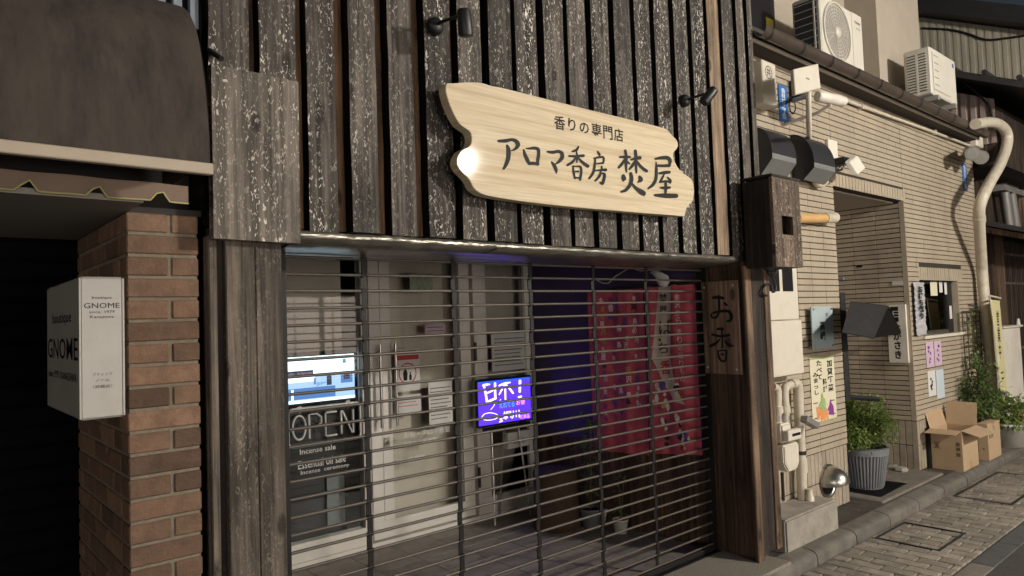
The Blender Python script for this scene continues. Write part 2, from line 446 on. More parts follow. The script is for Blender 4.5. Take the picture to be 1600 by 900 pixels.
mat('paper_white', (0.62,0.61,0.58), 0.7)
mat('paper_pink', (0.55,0.42,0.52), 0.6)
mat('paper_blue', (0.50,0.58,0.63), 0.6)
mat('paper_blue_deep', (0.04,0.12,0.3), 0.6)
mat('paper_green', (0.28,0.32,0.24), 0.7, var=0.3, vscale=40)
mat('veg_orange', (0.70,0.28,0.10), 0.6, var=0.2, vscale=60)
mat('veg_green', (0.30,0.42,0.16), 0.6, var=0.2, vscale=60)
mat('veg_purple', (0.22,0.04,0.26), 0.6)
mat('foil', (0.66,0.66,0.70), 0.3, metal=0.35, bump=1.0, bscale=40)
mat('vinyl_black', (0.022,0.022,0.024), 0.6, var=0.3, vscale=8, spec=0.3)
mat('banner_yellow', (0.55,0.50,0.27), 0.8, var=0.06)
mat('window_glow', (0.6,0.57,0.46), 0.7, var=0.6, vscale=7)
mat('grey_pipe', (0.26,0.25,0.24), 0.45, metal=0.3)
mat('rose_bird', (0.55,0.52,0.5), 0.8, var=0.1)
mat('cloth_grey', (0.16,0.15,0.14), 0.9, var=0.2)
mat('neon_tube', (0.62,0.62,0.60), 0.25)
mat('label_yellow', (0.55,0.45,0.04), 0.6)
mat('lamp_head', (0.2,0.2,0.2), 0.5)
emit('tv_light', (0.72,0.90,1.0), 2.2)
emit('tv_blue', (0.10,0.28,0.72), 0.9)
emit('tv_pale', (0.40,0.62,0.95), 1.3)
emit('tv_dark', (0.03,0.05,0.16), 0.5)
emit('led_purple', (0.06,0.02,0.80), 2.8)
emit('led_blue', (0.02,0.10,0.95), 1.5)
emit('led_white', (0.80,0.70,1.0), 2.2)
emit('led_cyan', (0.03,0.45,0.75), 1.4)
emit('led_red', (0.95,0.32,0.35), 1.5)
emit('led_pink', (0.95,0.30,0.72), 1.5)
emit('lamp_lens', (1.0,0.86,0.66), 25.0)
emit('fill_window', (1.0,0.90,0.80), 8.5)  # added windows that throw fill light on the recess and left-facing sides
emit('lit_window_dim', (1.0,0.82,0.70), 2.6)
mat('far_wall', (0.22,0.2,0.17), 0.85, var=0.15, vscale=2)

def glass(name, tint=(0.97,0.98,0.97), rough=0.02):
    m, t, b, N, L = nodes_of(name)
    b.inputs['Base Color'].default_value = (*tint,1); b.inputs['Roughness'].default_value = rough
    b.inputs['IOR'].default_value = 1.45
    tr = N.new('ShaderNodeBsdfTransparent'); tr.inputs[0].default_value = (*tint,1)
    gl = N.new('ShaderNodeBsdfGlossy'); gl.inputs['Roughness'].default_value = rough
    fr = N.new('ShaderNodeFresnel'); fr.inputs['IOR'].default_value = 1.5
    mx = N.new('ShaderNodeMixShader'); L.new(fr.outputs[0], mx.inputs[0]); L.new(tr.outputs[0], mx.inputs[1]); L.new(gl.outputs[0], mx.inputs[2])
    L.new(mx.outputs[0], N['Material Output'].inputs['Surface'])
    return m
glass('glass'); glass('glass_dark', (0.55,0.57,0.55))

# ================================================================== SETTING
def struct(name, mb, m, bevel=0.0): return mb.build(name, m, None, bevel, kind='structure')

ROAD = -0.10
KF, KB = -0.49, -0.36                      # front and back of the kerb
struct('ground', MB().box(-60, 80, -60, 60, -0.6, ROAD-0.03), 'asphalt')
struct('lane', MB().box(-40, 60, -12, -1.30, ROAD-0.026, ROAD-0.004), 'asphalt')
pave = struct('brick_pavement', MB().box(-6, 30, -1.165, KF+0.01, ROAD-0.026, ROAD-0.009), 'joint_sand')

# pavers laid with their long side across the lane, half-bond
PW, PL, PG = 0.096, 0.196, 0.0095
mani = (5.42, 5.97, -0.96, -0.53)          # an inspection lid filled with the same pavers
cells = []
for i in range(-8, 150):
    x0 = 3.0 + i*(PW+PG)
    if x0 > 16: break
    shift = 0.5*(PL+PG) if i % 2 else 0.0
    y = KF - 0.012
    first = True
    while y > -1.155:
        ln = PL - shift if (first and shift) else PL
        ya, yb = max(y-ln, -1.158), y
        if yb-ya > 0.03:
            cx, cy = x0+PW/2, (ya+yb)/2
            near_frame = False and (mani[0]-0.02 < cx < mani[1]+0.02 and mani[2]-0.02 < cy < mani[3]+0.02) and not (mani[0]+0.03 < cx < mani[1]-0.03 and mani[2]+0.03 < cy < mani[3]-0.03)
            if not near_frame: cells.append((x0, ya, yb))
        y -= ln + PG; first = False
cells.sort(key=lambda c: (c[0]-0)**2 + (c[1]+2.8)**2)
vis = [c for c in cells if c[0] > 4.2]
PM = {}
rest = MB()
for k, (x0, ya, yb) in enumerate(vis):
    if k < 300:
        key = round(yb-ya, 2)
        if key not in PM:
            b = MB().box(-PW/2, PW/2, -(yb-ya)/2, (yb-ya)/2, 0, 0.02)
            PM[key] = b.mesh('paver', Vector((0,0,0)), 0.004); PM[key].materials.append(M['paver'])
        o = link('paver', PM[key], None, (x0+PW/2, (ya+yb)/2, ROAD-0.016 + RND.uniform(-0.0015, 0.0018)), pave)
        o.rotation_euler = (RND.uniform(-.008,.008), RND.uniform(-.012,.012), RND.uniform(-.012,.012))
    else: rest.box(x0, x0+PW, ya, yb, ROAD-0.016, ROAD+0.003+RND.uniform(-0.001,0.001))
for (x0, ya, yb) in cells:
    if x0 <= 4.2: rest.box(x0, x0+PW, ya, yb, ROAD-0.016, ROAD+0.003)
if rest.v: rest.build('paver_field', 'paver', pave, kind='stuff')
lid = thing('inspection_lid', 'square steel-framed inspection lid filled with pavers, set in the brick pavement', 'lid', ((mani[0]+mani[1])/2, (mani[2]+mani[3])/2, ROAD))
fr = MB(); t_ = 0.016
fr.box(mani[0], mani[1], mani[2], mani[2]+t_, ROAD-0.02, ROAD+0.010).box(mani[0], mani[1], mani[3]-t_, mani[3], ROAD-0.02, ROAD+0.010)
fr.box(mani[0], mani[0]+t_, mani[2]+t_, mani[3]-t_, ROAD-0.02, ROAD+0.0095).box(mani[1]-t_, mani[1], mani[2]+t_, mani[3]-t_, ROAD-0.02, ROAD+0.0095)
fr.build('frame', 'black_metal', lid)
lid2 = thing('inspection_lid', 'long narrow dark steel lid along the kerb beside the cardboard boxes', 'lid', (7.7, -0.75, ROAD))
MB().box(7.05, 8.35, -0.985, -0.96, ROAD-0.02, ROAD+0.0075).box(7.05, 8.35, -0.56, -0.535, ROAD-0.02, ROAD+0.0075).box(7.05, 7.075, -0.96, -0.56, ROAD-0.02, ROAD+0.007).box(8.325, 8.35, -0.96, -0.56, ROAD-0.02, ROAD+0.007).build('frame', 'black_metal', lid2)

# edging slabs between the pavers and the lane
edge = struct('edging_strip', MB().box(-6, 30, -1.31, -1.165, ROAD-0.028, ROAD-0.012), 'joint_sand')
x = 3.6
k = 0
while x < 12:
    ln = 0.58 + RND.uniform(-.02, .02)
    bx('slab', 'dark_slab' if k % 4 in (3,) or 5.55 < x < 6.6 else 'slab_stone', edge, x, x+ln-0.008, -1.305, -1.172, ROAD-0.014, ROAD+0.002+RND.uniform(-.001,.001), 0.003)
    x += ln; k += 1

# kerb of long stones
kerb = struct('kerb', MB().box(4.0, 30, KF+0.01, KB-0.01, ROAD-0.03, -0.035), 'joint_sand')
x = 4.02; k = 0
while x < 14:
    ln = 0.6
    prof = [(KF, ROAD-0.02), (KF+0.003, -0.050), (KF+0.007, -0.036), (KF+0.016, -0.024), (KF+0.030, -0.016), (KF+0.05, -0.011), (KB, -0.004), (KB, ROAD-0.02)]
    mb = MB().prism([(x+0.004, y, z) for y, z in prof[::-1]], (ln-0.012, 0, 0))
    mb.build('kerb_stone', 'kerb_stone', kerb).rotation_euler = (0, 0, RND.uniform(-.004,.004))
    x += ln; k += 1
# strip between kerb and houses
struct('house_strip', MB().box(4.3, 30, KB-0.002, 0.9, -0.3, -0.012), 'wet_ground')
struct('entrance_slab', MB().box(6.1, 7.5, -0.33, 1.2, -0.2, 0.006), 'slab_stone', 0.01)
# shop apron outside the shutter and floor inside the recess
struct('shop_apron', MB().box(-3, 4.30, -0.47, 0.06, -0.3, 0.0), 'pebble_concrete')
struct('apron_kerb', MB().box(-3, 4.012, -0.62, -0.474, -0.3, -0.006), 'concrete', 0.012)
struct('door_sill_track', MB().box(1.15, 4.17, -0.045, 0.045, -0.02, 0.006), 'shutter_link')
floor = struct('recess_floor', MB().box(1.0, 4.3, 0.062, 1.9, -0.3, -0.006), 'joint_sand')
for i in range(10):
    for j in range(6):
        x0 = 1.05 + i*0.325; y0 = 0.066 + j*0.31
        bx('floor_tile', 'floor_stone', floor, x0, min(x0+0.32, 4.16), y0, min(y0+0.305, 1.75), -0.008, 0.001+RND.uniform(-.0006,.0006), 0.002)

# ================================================================== SHOP BUILDING
FB = -0.30                                    # front of the raised boards
BZ = 1.965                                    # lower end of the boards
shop = thing('wooden_shop', 'old wooden shop front clad in dark weathered vertical boards, with a recessed entrance', 'building', (2.6, 0.0, 0.0))
bx('cladding_backing', 'recess_dark', shop, 0.80, 4.46, -0.225, -0.08, BZ+0.01, 5.2)
# raised boards, pitch 182 mm, with recessed boards between
edges = [(0.806,0.946),(0.986,1.126)] + [(1.168,1.285),(1.347,1.468),(1.528,1.648),(1.714,1.85),(1.896,2.03),(2.074,2.213),(2.250,2.390),(2.442,2.583),(2.618,2.755),(2.796,2.938),(2.983,3.125),(3.166,3.306),(3.354,3.497),(3.544,3.680),(3.724,3.86),(3.905,4.035),(4.085,4.215),(4.268,4.36),(4.395,4.455)]
for i, (a, b) in enumerate(edges):
    zb = BZ + RND.uniform(-.004, .006)
    th = RND.uniform(-.004, .004)
    mname = 'fresh_board' if 3.88 < a < 3.95 else 'board_wood'
    mb = MB(); n = 26
    La = []; Lb = []
    for k in range(n+1):
        z = zb + (5.2-zb)*k/n
        La.append((a + RND.uniform(-.0022,.0022), z)); Lb.append((b + RND.uniform(-.0022,.0022), z))
    vs = []
    for (xa, z), (xb, _) in zip(La, Lb):
        vs += [(xa, FB+th, z), (xb, FB+th+RND.uniform(-.001,.001), z), (xb, -0.235, z), (xa, -0.235, z)]
    fs = [(k*4+j, k*4+(j+1) % 4, k*4+4+(j+1) % 4, k*4+4+j) for k in range(n) for j in range(4)] + [(3,2,1,0), (n*4, n*4+1, n*4+2, n*4+3)]
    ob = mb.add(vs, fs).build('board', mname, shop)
    ob.data.materials.append(M['shade_black'])  # side faces painted near-black for the shade between the boards
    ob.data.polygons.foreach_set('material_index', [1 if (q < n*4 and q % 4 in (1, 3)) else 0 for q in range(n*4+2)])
    if i+1 < len(edges):
        c, d = b-0.02, edges[i+1][0]+0.02
        bx('backing_board', 'batten_wood', shop, c, d, -0.243 - RND.uniform(0,.004), -0.226, BZ+0.012, 5.2)
# bright metal drip edge under the boards, wrapped and crinkled
for a, b in ((1.115, 2.06), (2.062, 3.35), (3.352, 4.10)):
    mb = MB(); n = 40; vs = []
    for k in range(n+1):
        x = a + (b-a)*k/n; q = lambda s: RND.uniform(-s, s)
        vs += [(x, -0.255+q(.001), BZ-0.004), (x, -0.325+q(.003), BZ-0.006+q(.002)), (x, -0.328+q(.003), BZ-0.034+q(.003)), (x, -0.20+q(.004), BZ-0.055+q(.003)), (x, 0.06, BZ-0.06)]
    fs = [(k*5+j, k*5+j+1, k*5+6+j, k*5+5+j) for k in range(n) for j in range(4)]
    mb.add(vs, fs, True).build('drip_edge', 'flashing', shop)
bx('lintel_beam', 'dark_wood', shop, 1.06, 4.30, -0.20, 0.10, BZ-0.05, BZ+0.30)
bx('shutter_box', 'dark_wood', shop, 1.06, 4.30, 0.10, 0.34, 2.10, 2.46)
bx('recess_ceiling', 'recess_ceiling', shop, 1.0, 4.3, 0.10, 1.85, 2.46, 2.52)
bx('left_return', 'dark_wood', shop, 1.0, 1.15, 0.0, 1.9, 0, 2.46)
# right side of the recess: planks low down, dark wall above
bx('side_wall', 'side_wall', shop, 4.175, 4.30, 0.0, 1.9, 0, 2.46)
for k in range(9):
    y0 = 0.03 + k*0.19
    bx('wainscot_board', 'wainscot_wood', shop, 4.158+RND.uniform(0,.004), 4.175, y0, y0+0.186, 0.0, 0.62)
for k in range(2):
    y0 = -0.325 + k*0.165
    bx('side_plank', 'wainscot_wood', shop, 4.16+0.003*k, 4.30, y0, y0+0.160, 0.012, 1.93)
bx('side_head', 'dark_wood', shop, 4.163, 4.30, -0.32, 0.0, 1.93, 2.0)
# right front post
bx('post_plank', 'brown_wood', shop, 4.128, 4.200, -0.349, -0.326, 0.0, 1.90, 0.004)
bx('post_plank', 'dark_wood', shop, 4.202, 4.362, -0.338, -0.31, 0.03, 1.90, 0.003)
bx('post_plank', 'brown_wood', shop, 4.364, 4.43, -0.349, -0.2, 0.03, 1.90, 0.004)
bx('post_core', 'dark_wood', shop, 4.205, 4.42, -0.309, 0.0, 0.02, 1.96)
# left post of planks
for a, b, y, m_ in ((0.800, 0.828, -0.285, 'post_wood'), (0.852, 0.955, -0.300, 'post_wood'), (0.957, 1.056, -0.296, 'post_wood')):
    bx('post_plank', m_, shop, a, b, y, -0.10, -0.02, 1.93, 0.004)
bx('post_core', 'dark_wood', shop, 0.81, 1.05, -0.272, -0.05, -0.02, 1.96)
# cover board nailed over the beam end, left
cb = thing('cover_board', 'large weathered wooden cover board over the beam end at the left of the boards', 'board', (0.955, -0.33, 1.91))
mb = MB(); n = 10; tp = []
for k in range(n+1): tp.append((0.797+0.312*k/n, -0.352, 2.515-0.004*k/n+RND.uniform(-.003,.003)))
mb.prism([(0.797,-0.352,1.912), (1.105,-0.352,1.908)] + tp[::-1], (0, 0.045, 0)).build('panel', 'cover_wood', cb)
# corner box, right
xb0, xb1, yf, yb = 4.150, 4.500, -0.556, -0.355
cbx = thing('wooden_corner_box', 'weathered brown wooden box with a small square hole on the corner post', 'box', (4.32, -0.45, 1.88))
hx0, hx1 = P(1223, 370, Y=yf).x, P(1240, 370, Y=yf).x
hz0, hz1 = P(1232, 367, Y=yf).z, P(1232, 338, Y=yf).z
z0, z1 = 1.880, 2.452
mb = MB()
mb.box(xb0, hx0, yf, yf+0.02, z0, z1).box(hx1, xb1, yf, yf+0.02, z0, z1).box(hx0, hx1, yf, yf+0.02, z0, hz0).box(hx0, hx1, yf, yf+0.02, hz1, z1)
mb.build('front', 'box_wood', cbx)
bx('side', 'dark_wood', cbx, xb0-0.006, xb0+0.014, yf+0.0205, yb, z0, z1-0.01)
bx('side', 'box_wood', cbx, xb1-0.014, xb1+0.006, yf+0.0205, yb, z0, z1-0.01)
bx('back', 'recess_dark', cbx, xb0+0.014, xb1-0.014, yb-0.02, yb, z0+0.02, z1-0.02)
bx('bottom', 'dark_wood', cbx, xb0+0.0145, xb1-0.0145, yf+0.021, yb-0.0205, z0+0.004, z0+0.02)
bx('top', 'dark_wood', cbx, xb0-0.012, xb1+0.012, yf-0.006, yb, z1+0.001, z1+0.016)

# ---------------------------------------------------------------- glazed front at the back of the recess
GY = 1.75
def gx(px, py=700): return P(px, py, Y=GY).x
bx('threshold', 'white_frame', shop, 1.2, 4.15, GY-0.03, GY+0.06, 0.0, 0.045, 0.003)
bx('head_frame', 'white_frame', shop, 1.2, 4.158, GY-0.012, GY+0.05, 2.36, 2.458)
# fixed window, left
win = bx('window_frame', 'white_frame', shop, 1.2, gx(577), GY-0.02, GY+0.05, 0.046, 0.17, 0.003)
bx('stile', 'white_frame', win, gx(566), gx(577), GY-0.025, GY+0.05, 0.171, 2.358, 0.003)
bx('pane', 'glass', win, 1.21, gx(566)-0.001, GY+0.012, GY+0.018, 0.171, 2.358)
# door leaf
dx0, dx1 = gx(579), gx(738)
door = bx('glass_door', 'white_frame', shop, dx0, dx1, GY-0.02, GY+0.025, 0.06, 0.185, 0.003)
bx('stile', 'white_frame', door, dx0, gx(596), GY-0.022, GY+0.025, 0.1855, 2.25, 0.002)
bx('stile', 'white_frame', door, gx(597), gx(613), GY-0.018, GY+0.025, 0.1855, 2.25, 0.002)
bx('stile', 'white_frame', door, gx(722), dx1, GY-0.022, GY+0.025, 0.1855, 2.25, 0.002)
bx('top_rail', 'white_frame', door, dx0, dx1, GY-0.022, GY+0.025, 2.2505, 2.355, 0.002)
bx('pane', 'glass', door, gx(613)+0.001, gx(722)-0.001, GY-0.002, GY+0.004, 0.186, 2.2495)
for hpx in (587, 611):
    hx = gx(hpx, 600)
    mb = MB().tube([(hx, GY-0.075, 0.86), (hx, GY-0.075, 1.46)], 0.011, 10)
    for zz in (0.92, 1.40): mb.tube([(hx, GY-0.075, zz), (hx, GY-0.02, zz)], 0.009, 8)
    mb.build('handle', 'steel', door)
bx('lock_plate', 'steel', door, gx(598, 680), gx(606, 680), GY-0.028, GY-0.0225, 0.70, 0.78)
MB().lathe([(0.0,-0.022),(0.013,-0.02),(0.016,0)], (gx(602, 680), GY-0.028, 0.742), 16, axis=(0,1,0), ref=(1,0,0)).build('keyhole', 'steel', door)
for zz in (0.35, 1.35):
    MB().tube([(gx(741,600), GY-0.03, zz-0.08), (gx(741,600), GY-0.03, zz+0.08)], 0.012, 10).build('hinge', 'black_metal', door)
# side light to the right of the door
sl = bx('side_light', 'white_frame', shop, gx(744), 4.13, GY-0.02, GY+0.05, 0.046, 0.18, 0.003)
bx('stile', 'white_frame', sl, gx(744), gx(764), GY-0.02, GY+0.05, 0.181, 2.358, 0.003)
bx('stile', 'white_frame', sl, 4.07, 4.15, GY-0.02, GY+0.05, 0.181, 2.358, 0.003)
bx('pane', 'glass', sl, gx(764)+0.001, 4.069, GY+0.012, GY+0.018, 0.181, 2.358)
# room behind the glass
room = thing('shop_room', 'dim shop room with pale blinds behind the glass front', 'room', (2.7, 2.6, 0.0))
bx('floor', 'floor_stone', room, 1.0, 4.3, 1.905, 3.4, -0.05, 0.0)
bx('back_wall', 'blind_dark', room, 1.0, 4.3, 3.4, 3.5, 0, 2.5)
bx('ceiling', 'recess_ceiling', room, 1.0, 4.3, 1.86, 3.4, 2.46, 2.52)
bx('side_wall', 'interior_dark', room, 0.9, 1.0, 1.8, 3.4, 0, 2.5)
bx('side_wall', 'interior_dark', room, 4.3, 4.4, 1.9, 3.4, 0, 2.5)
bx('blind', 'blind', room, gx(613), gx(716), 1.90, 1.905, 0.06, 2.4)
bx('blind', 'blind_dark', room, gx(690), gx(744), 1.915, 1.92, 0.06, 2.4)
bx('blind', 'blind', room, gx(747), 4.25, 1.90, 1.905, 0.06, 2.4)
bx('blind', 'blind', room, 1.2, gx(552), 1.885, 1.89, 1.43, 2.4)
bx('display_cabinet', 'interior_dark', room, 1.25, gx(560), 1.95, 2.3, 0.0, 1.02)
bx('cabinet_shelf', 'interior_grey', room, gx(530, 800), gx(558, 800), 1.93, 1.949, 0.18, 0.52)

# ---------------------------------------------------------------- grille shutter
sh = thing('grille_shutter', 'closed black and bronze pipe grille shutter across the shop entrance', 'shutter', (2.68, 0.0, 0.0))
SX0, SX1 = 1.165, 4.165
links = [P(572, 600, Y=0).x, P(714, 640, Y=0).x, P(835, 640, Y=0).x, P(934, 640, Y=0).x, P(1020, 700, Y=0).x]
links.insert(0, SX0+0.012)
nr = 27; dz = (BZ-0.07-0.045)/(nr-1)
rod = MB().tube([(-(SX1-SX0)/2, 0, 0), ((SX1-SX0)/2, 0, 0)], 0.0068, 10).mesh('rod', Vector((0,0,0))); rod.materials.append(M['shutter_rod'])
for k in range(nr):
    o = link('rod', rod, None, ((SX0+SX1)/2, 0, 0.045+k*dz), sh)
    o.rotation_euler = (0, RND.uniform(-.0012,.0012), 0)
for lx in links:
    mb = MB()
    for k in range(nr-1):
        za, zc = 0.045+k*dz, 0.045+(k+1)*dz
        y = -0.0045 if k % 2 else 0.0045
        pts = []
        for (zz, s) in ((za, -1), (zc, 1)):
            for j in range(7):
                a = math.pi*j/6
                pts.append((lx + 0.0125*math.cos(a)*(1 if s > 0 else -1), y-0.003, zz + s*0.012*math.sin(a)))
        mb.prism(pts, (0, 0.006, 0))
        mb.tube([(lx-0.015, 0, zc), (lx+0.015, 0, zc)], 0.0095, 8)
    mb.build('link_chain', 'shutter_link', sh)
bx('bottom_rail', 'shutter_link', sh, SX0, SX1, -0.02, 0.02, 0.008, 0.04, 0.003)
for xg in (SX0-0.012, SX1-0.018):
    mb = MB().box(xg, xg+0.004, -0.03, 0.03, 0, BZ-0.04).box(xg, xg+0.03, -0.034, -0.03, 0, BZ-0.04).box(xg, xg+0.03, 0.03, 0.034, 0, BZ-0.04)
    mb.build('guide_rail', 'shutter_link', sh)

# ================================================================== SIGNS AND LAMPS ON THE SHOP FRONT
# live-edge wooden name board
SY = -0.405
z4 = lambda x, y: P(680+x/3, 100+y/3, Y=SY)
outline = [(50,130),(50,100),(58,90),(85,90),(150,85),(215,88),(262,102),(330,115),(500,158),(700,208),(900,257),(1050,294),(1090,310),(1112,335),(1132,356),(1139,380),(1131,400),(1118,415),(1118,440),(1135,480),(1160,510),(1190,530),(1209,555),(1214,600),(1208,640),(1195,655),(1178,680),(1171,710),(1160,713),(1100,708),(950,697),(800,684),(650,671),(500,655),(380,640),(260,620),(212,605),(180,580),(165,550),(150,530),(120,500),(104,472),(104,440),(125,405),(160,385),(171,355),(165,320),(140,300),(110,275),(80,220),(60,170)]
sign = thing('shop_name_board', 'large pale glossy live-edge wooden name board with black Japanese brush lettering', 'sign', (2.6, -0.37, 2.15))
op = spline([(a, b) for a, b in outline], 3)
front = []
for k, q in enumerate(op):
    p = z4(*q); front.append(p)
n = len(front)
cen = sum(front, Vector())/n
# front face slightly bevelled in, sides straight back
ins = [p + (cen-p).normalized()*0.003 for p in front]
back = [p + Vector((0, 0.05, 0)) for p in front]
mb = MB()
mb.add([Vector(p) for p in ins], [tuple(range(n))])
mid = [p + Vector((0, 0.003, 0)) for p in front]
mb.add(ins + mid, [(k, (k+1) % n, n+(k+1) % n, n+k) for k in range(n)], True)
mb.add(mid + back, [(k, (k+1) % n, n+(k+1) % n, n+k) for k in range(n)], True)
mb.add(back, [tuple(range(n-1, -1, -1))])
mb.build('plank', 'sign_wood', sign)
for x_, z_ in ((1.95, 2.3), (1.95, 2.5), (3.3, 2.3), (3.3, 2.5)):
    MB().tube([(x_, SY+0.051, z_), (x_, FB+0.02, z_)], 0.012, 8).build('spacer', 'black_metal', sign)
zA = lambda x, y: P(770+x/6, 160+y/6, Y=SY-0.0015)
zB = lambda x, y: P(940+x/6.43, 200+y/6.43, Y=SY-0.0015)
glyphs = [
 (zA, [[(55,362,22),(120,360,30),(180,350,26),(222,368,34),(236,402,34),(205,440,20),(172,452,8)], [(135,405,20),(148,450,34),(145,520,34),(125,580,30),(102,622,18)]]),
 (zA, [[(290,445,14),(303,490,26),(325,540,30),(342,575,20)], [(312,432,10),(350,432,20),(390,428,26),(425,442,28),(430,490,26),(422,540,26),(420,582,22)], [(340,572,26),(385,572,26),(425,578,22)]]),
 (zA, [[(512,462,16),(560,468,26),(610,460,26),(645,475,30),(650,515,32),(620,555,24),(585,580,10)], [(552,560,14),(575,590,26),(593,630,26),(597,660,12)]]),
 (zA, [[(803,415,14),(785,445,22),(745,460,14)], [(715,502,16),(770,505,22),(850,500,24)], [(785,465,14),(790,510,16),(788,560,14)], [(775,520,14),(745,560,22),(700,588,20)], [(800,520,14),(845,565,24),(890,598,28)],
       [(752,595,12),(757,650,16),(770,712,16)], [(757,600,12),(795,600,14),(824,607,18),(828,660,20),(818,726,18)], [(775,648,14),(800,648,16)], [(770,706,14),(815,708,14)]]),
 (zA, [[(985,465,18),(1000,490,22)], [(950,525,14),(990,515,18),(1034,514,18),(1040,545,18),(1030,572,14)], [(965,576,14),(1035,568,16)], [(962,522,14),(955,590,20),(940,660,22),(905,712,18)], [(960,640,14),(1010,635,18),(1058,632,26)], [(1020,600,14),(1022,630,16)],
       [(1012,642,14),(1000,690,20),(960,735,16)], [(1010,665,12),(1045,672,22),(1042,720,24),(1025,762,24),(1005,748,10)]]),
 (zB, [[(238,228,24),(248,290,26),(245,360,26),(250,440,16)], [(185,292,18),(240,290,26),(285,292,20)], [(235,310,16),(205,360,26),(172,398,20)], [(255,335,16),(278,358,18)],
       [(338,230,26),(345,290,28),(345,360,26),(350,450,16)], [(297,318,18),(340,306,26),(384,300,32)], [(335,330,16),(310,375,26),(278,415,16)], [(360,340,16),(395,390,26),(450,432,28)],
       [(218,480,28),(222,510,40),(215,530,16)], [(382,490,22),(393,520,38),(365,545,12)], [(292,455,24),(300,510,32),(285,570,30),(240,625,28),(198,640,20)], [(305,560,16),(350,610,30),(415,655,46),(425,672,22)]]),
 (zB, [[(540,310,18),(600,300,30),(660,300,34),(686,325,34),(684,360,26),(676,385,18)], [(555,378,22),(620,380,26),(682,376,26)], [(548,345,10),(550,420,26),(545,510,28),(515,570,28),(468,608,16)],
       [(580,455,20),(630,448,28),(680,444,26)], [(630,460,14),(605,510,20),(588,540,20)], [(585,544,18),(640,536,20),(690,542,22)], [(660,495,12),(688,528,26),(688,555,14)], [(640,545,22),(645,600,26),(640,655,20)], [(590,600,16),(640,602,28),(685,598,20)], [(537,675,22),(640,680,40),(748,682,36)]]),
]
for fn, st in glyphs:
    brush(MB(), st, fn, (0,-1,0), 0.00015, 1.18).build('lettering', 'sign_ink', sign)
zC = lambda x, y: P(860+x/12.31, 165+y/12.31, Y=SY-0.0015)
small = [('香',75,190,285,475),('り',345,240,485,500),('の',565,320,740,540),('専',795,335,985,610),('門',1020,385,1195,660),('店',1225,435,1400,700)]
for ch, a, b, c, d in small:
    p0 = zC((a+c)/2, (b+d)/2); w_ = (zC(c, (b+d)/2)-zC(a, (b+d)/2)).length; h_ = (zC((a+c)/2, b)-zC((a+c)/2, d)).length
    text(sign, ch, p0, UX, UZ, w_, h_*0.93, 'sign_ink', bold=0.016, off=0.0)

# framed plaque on the side planks
PX = 4.150
okou = thing('incense_plaque', 'brown wooden plaque with two black brush characters on the side of the post', 'sign', (PX, -0.15, 1.19))
bx('panel', 'plaque_wood', okou, PX-0.012, PX+0.009, -0.286, -0.008, 1.193, 1.813, 0.003)
zO = lambda x, y: P(1090+x/5.3, 430+y/5.3, X=PX-0.0135)
ok = [[(130,185,24),(170,184,28),(212,190,24)], [(172,168,14),(178,230,20),(176,300,18),(158,345,18),(127,352,16),(113,332,14),(130,312,14),(200,298,24),(258,300,26),(280,340,30),(270,375,26),(240,380,12)], [(222,232,18),(240,246,22)],
      [(165,445,20),(205,445,26)], [(120,490,18),(190,506,22),(260,495,24)], [(200,452,14),(205,530,16),(205,600,14)], [(185,530,10),(150,565,26),(110,585,26)], [(225,540,12),(255,575,26),(295,586,14)],
      [(168,622,12),(178,680,18),(205,712,18),(233,700,18),(240,628,18)], [(172,630,10),(205,622,12),(238,624,12)], [(200,655,16),(214,656,16)]]
brush(MB(), ok[:3], zO, (-1,0,0), 0.00015).build('lettering', 'ink', okou)
brush(MB(), ok[3:], zO, (-1,0,0), 0.00015).build('lettering', 'ink', okou)
for y_, z_ in ((-0.03,1.775),(-0.25,1.78),(-0.03,1.235),(-0.25,1.225)):
    MB().lathe([(0.0,-0.004),(0.006,-0.003),(0.008,0)], (PX-0.0125, y_, z_), 12, axis=(1,0,0), ref=(0,0,1)).build('nail', 'steel', okou)

# black arm spotlights above the name board
def spotlight(rx, ry, hx, hy, tip, label):
    base = P(rx, ry, Y=FB-0.006)
    t = thing('arm_spotlight', label, 'spotlight', base, 'unlit spotlights on the shop front')
    MB().lathe([(0.0,-0.035),(0.028,-0.033),(0.038,-0.02),(0.04,0.0)], base, 20, axis=(0,1,0), ref=(1,0,0)).build('rose', 'black_metal', t)
    head = P(hx, hy, Y=FB-0.225)
    MB().tube([base+Vector((0,-0.03,0)), base+Vector((0.0,-0.05,0.004)), head], 0.0075, 8).build('arm', 'black_metal', t)
    d = tip.normalized()
    a = head - d*0.02
    MB().tube([a, a+d*0.012, a+d*0.10, a+d*0.108], [0.024, 0.029, 0.031, 0.029], 20).build('lamp_head', 'black_metal', t)
    MB().tube([a+d*0.1085, a+d*0.110], [0.024, 0.024], 20).build('lens', 'screen_bezel', t)
spotlight(678, 42, 725, 22, Vector((0.18, 0.12, -1.0)), 'black arm spotlight at the top left above the name board')
spotlight(1068, 158, 1113, 143, Vector((-0.55, 0.35, -0.75)), 'black arm spotlight at the right end above the name board')
pin = thing('hook_bracket', 'short black hook sticking out of the boards above the cover board', 'hook', P(345, 85, Y=FB))
MB().tube([P(326, 78, Y=FB+0.01), P(346, 92, Y=FB-0.06)], 0.010, 8).build('rod', 'black_metal', pin)

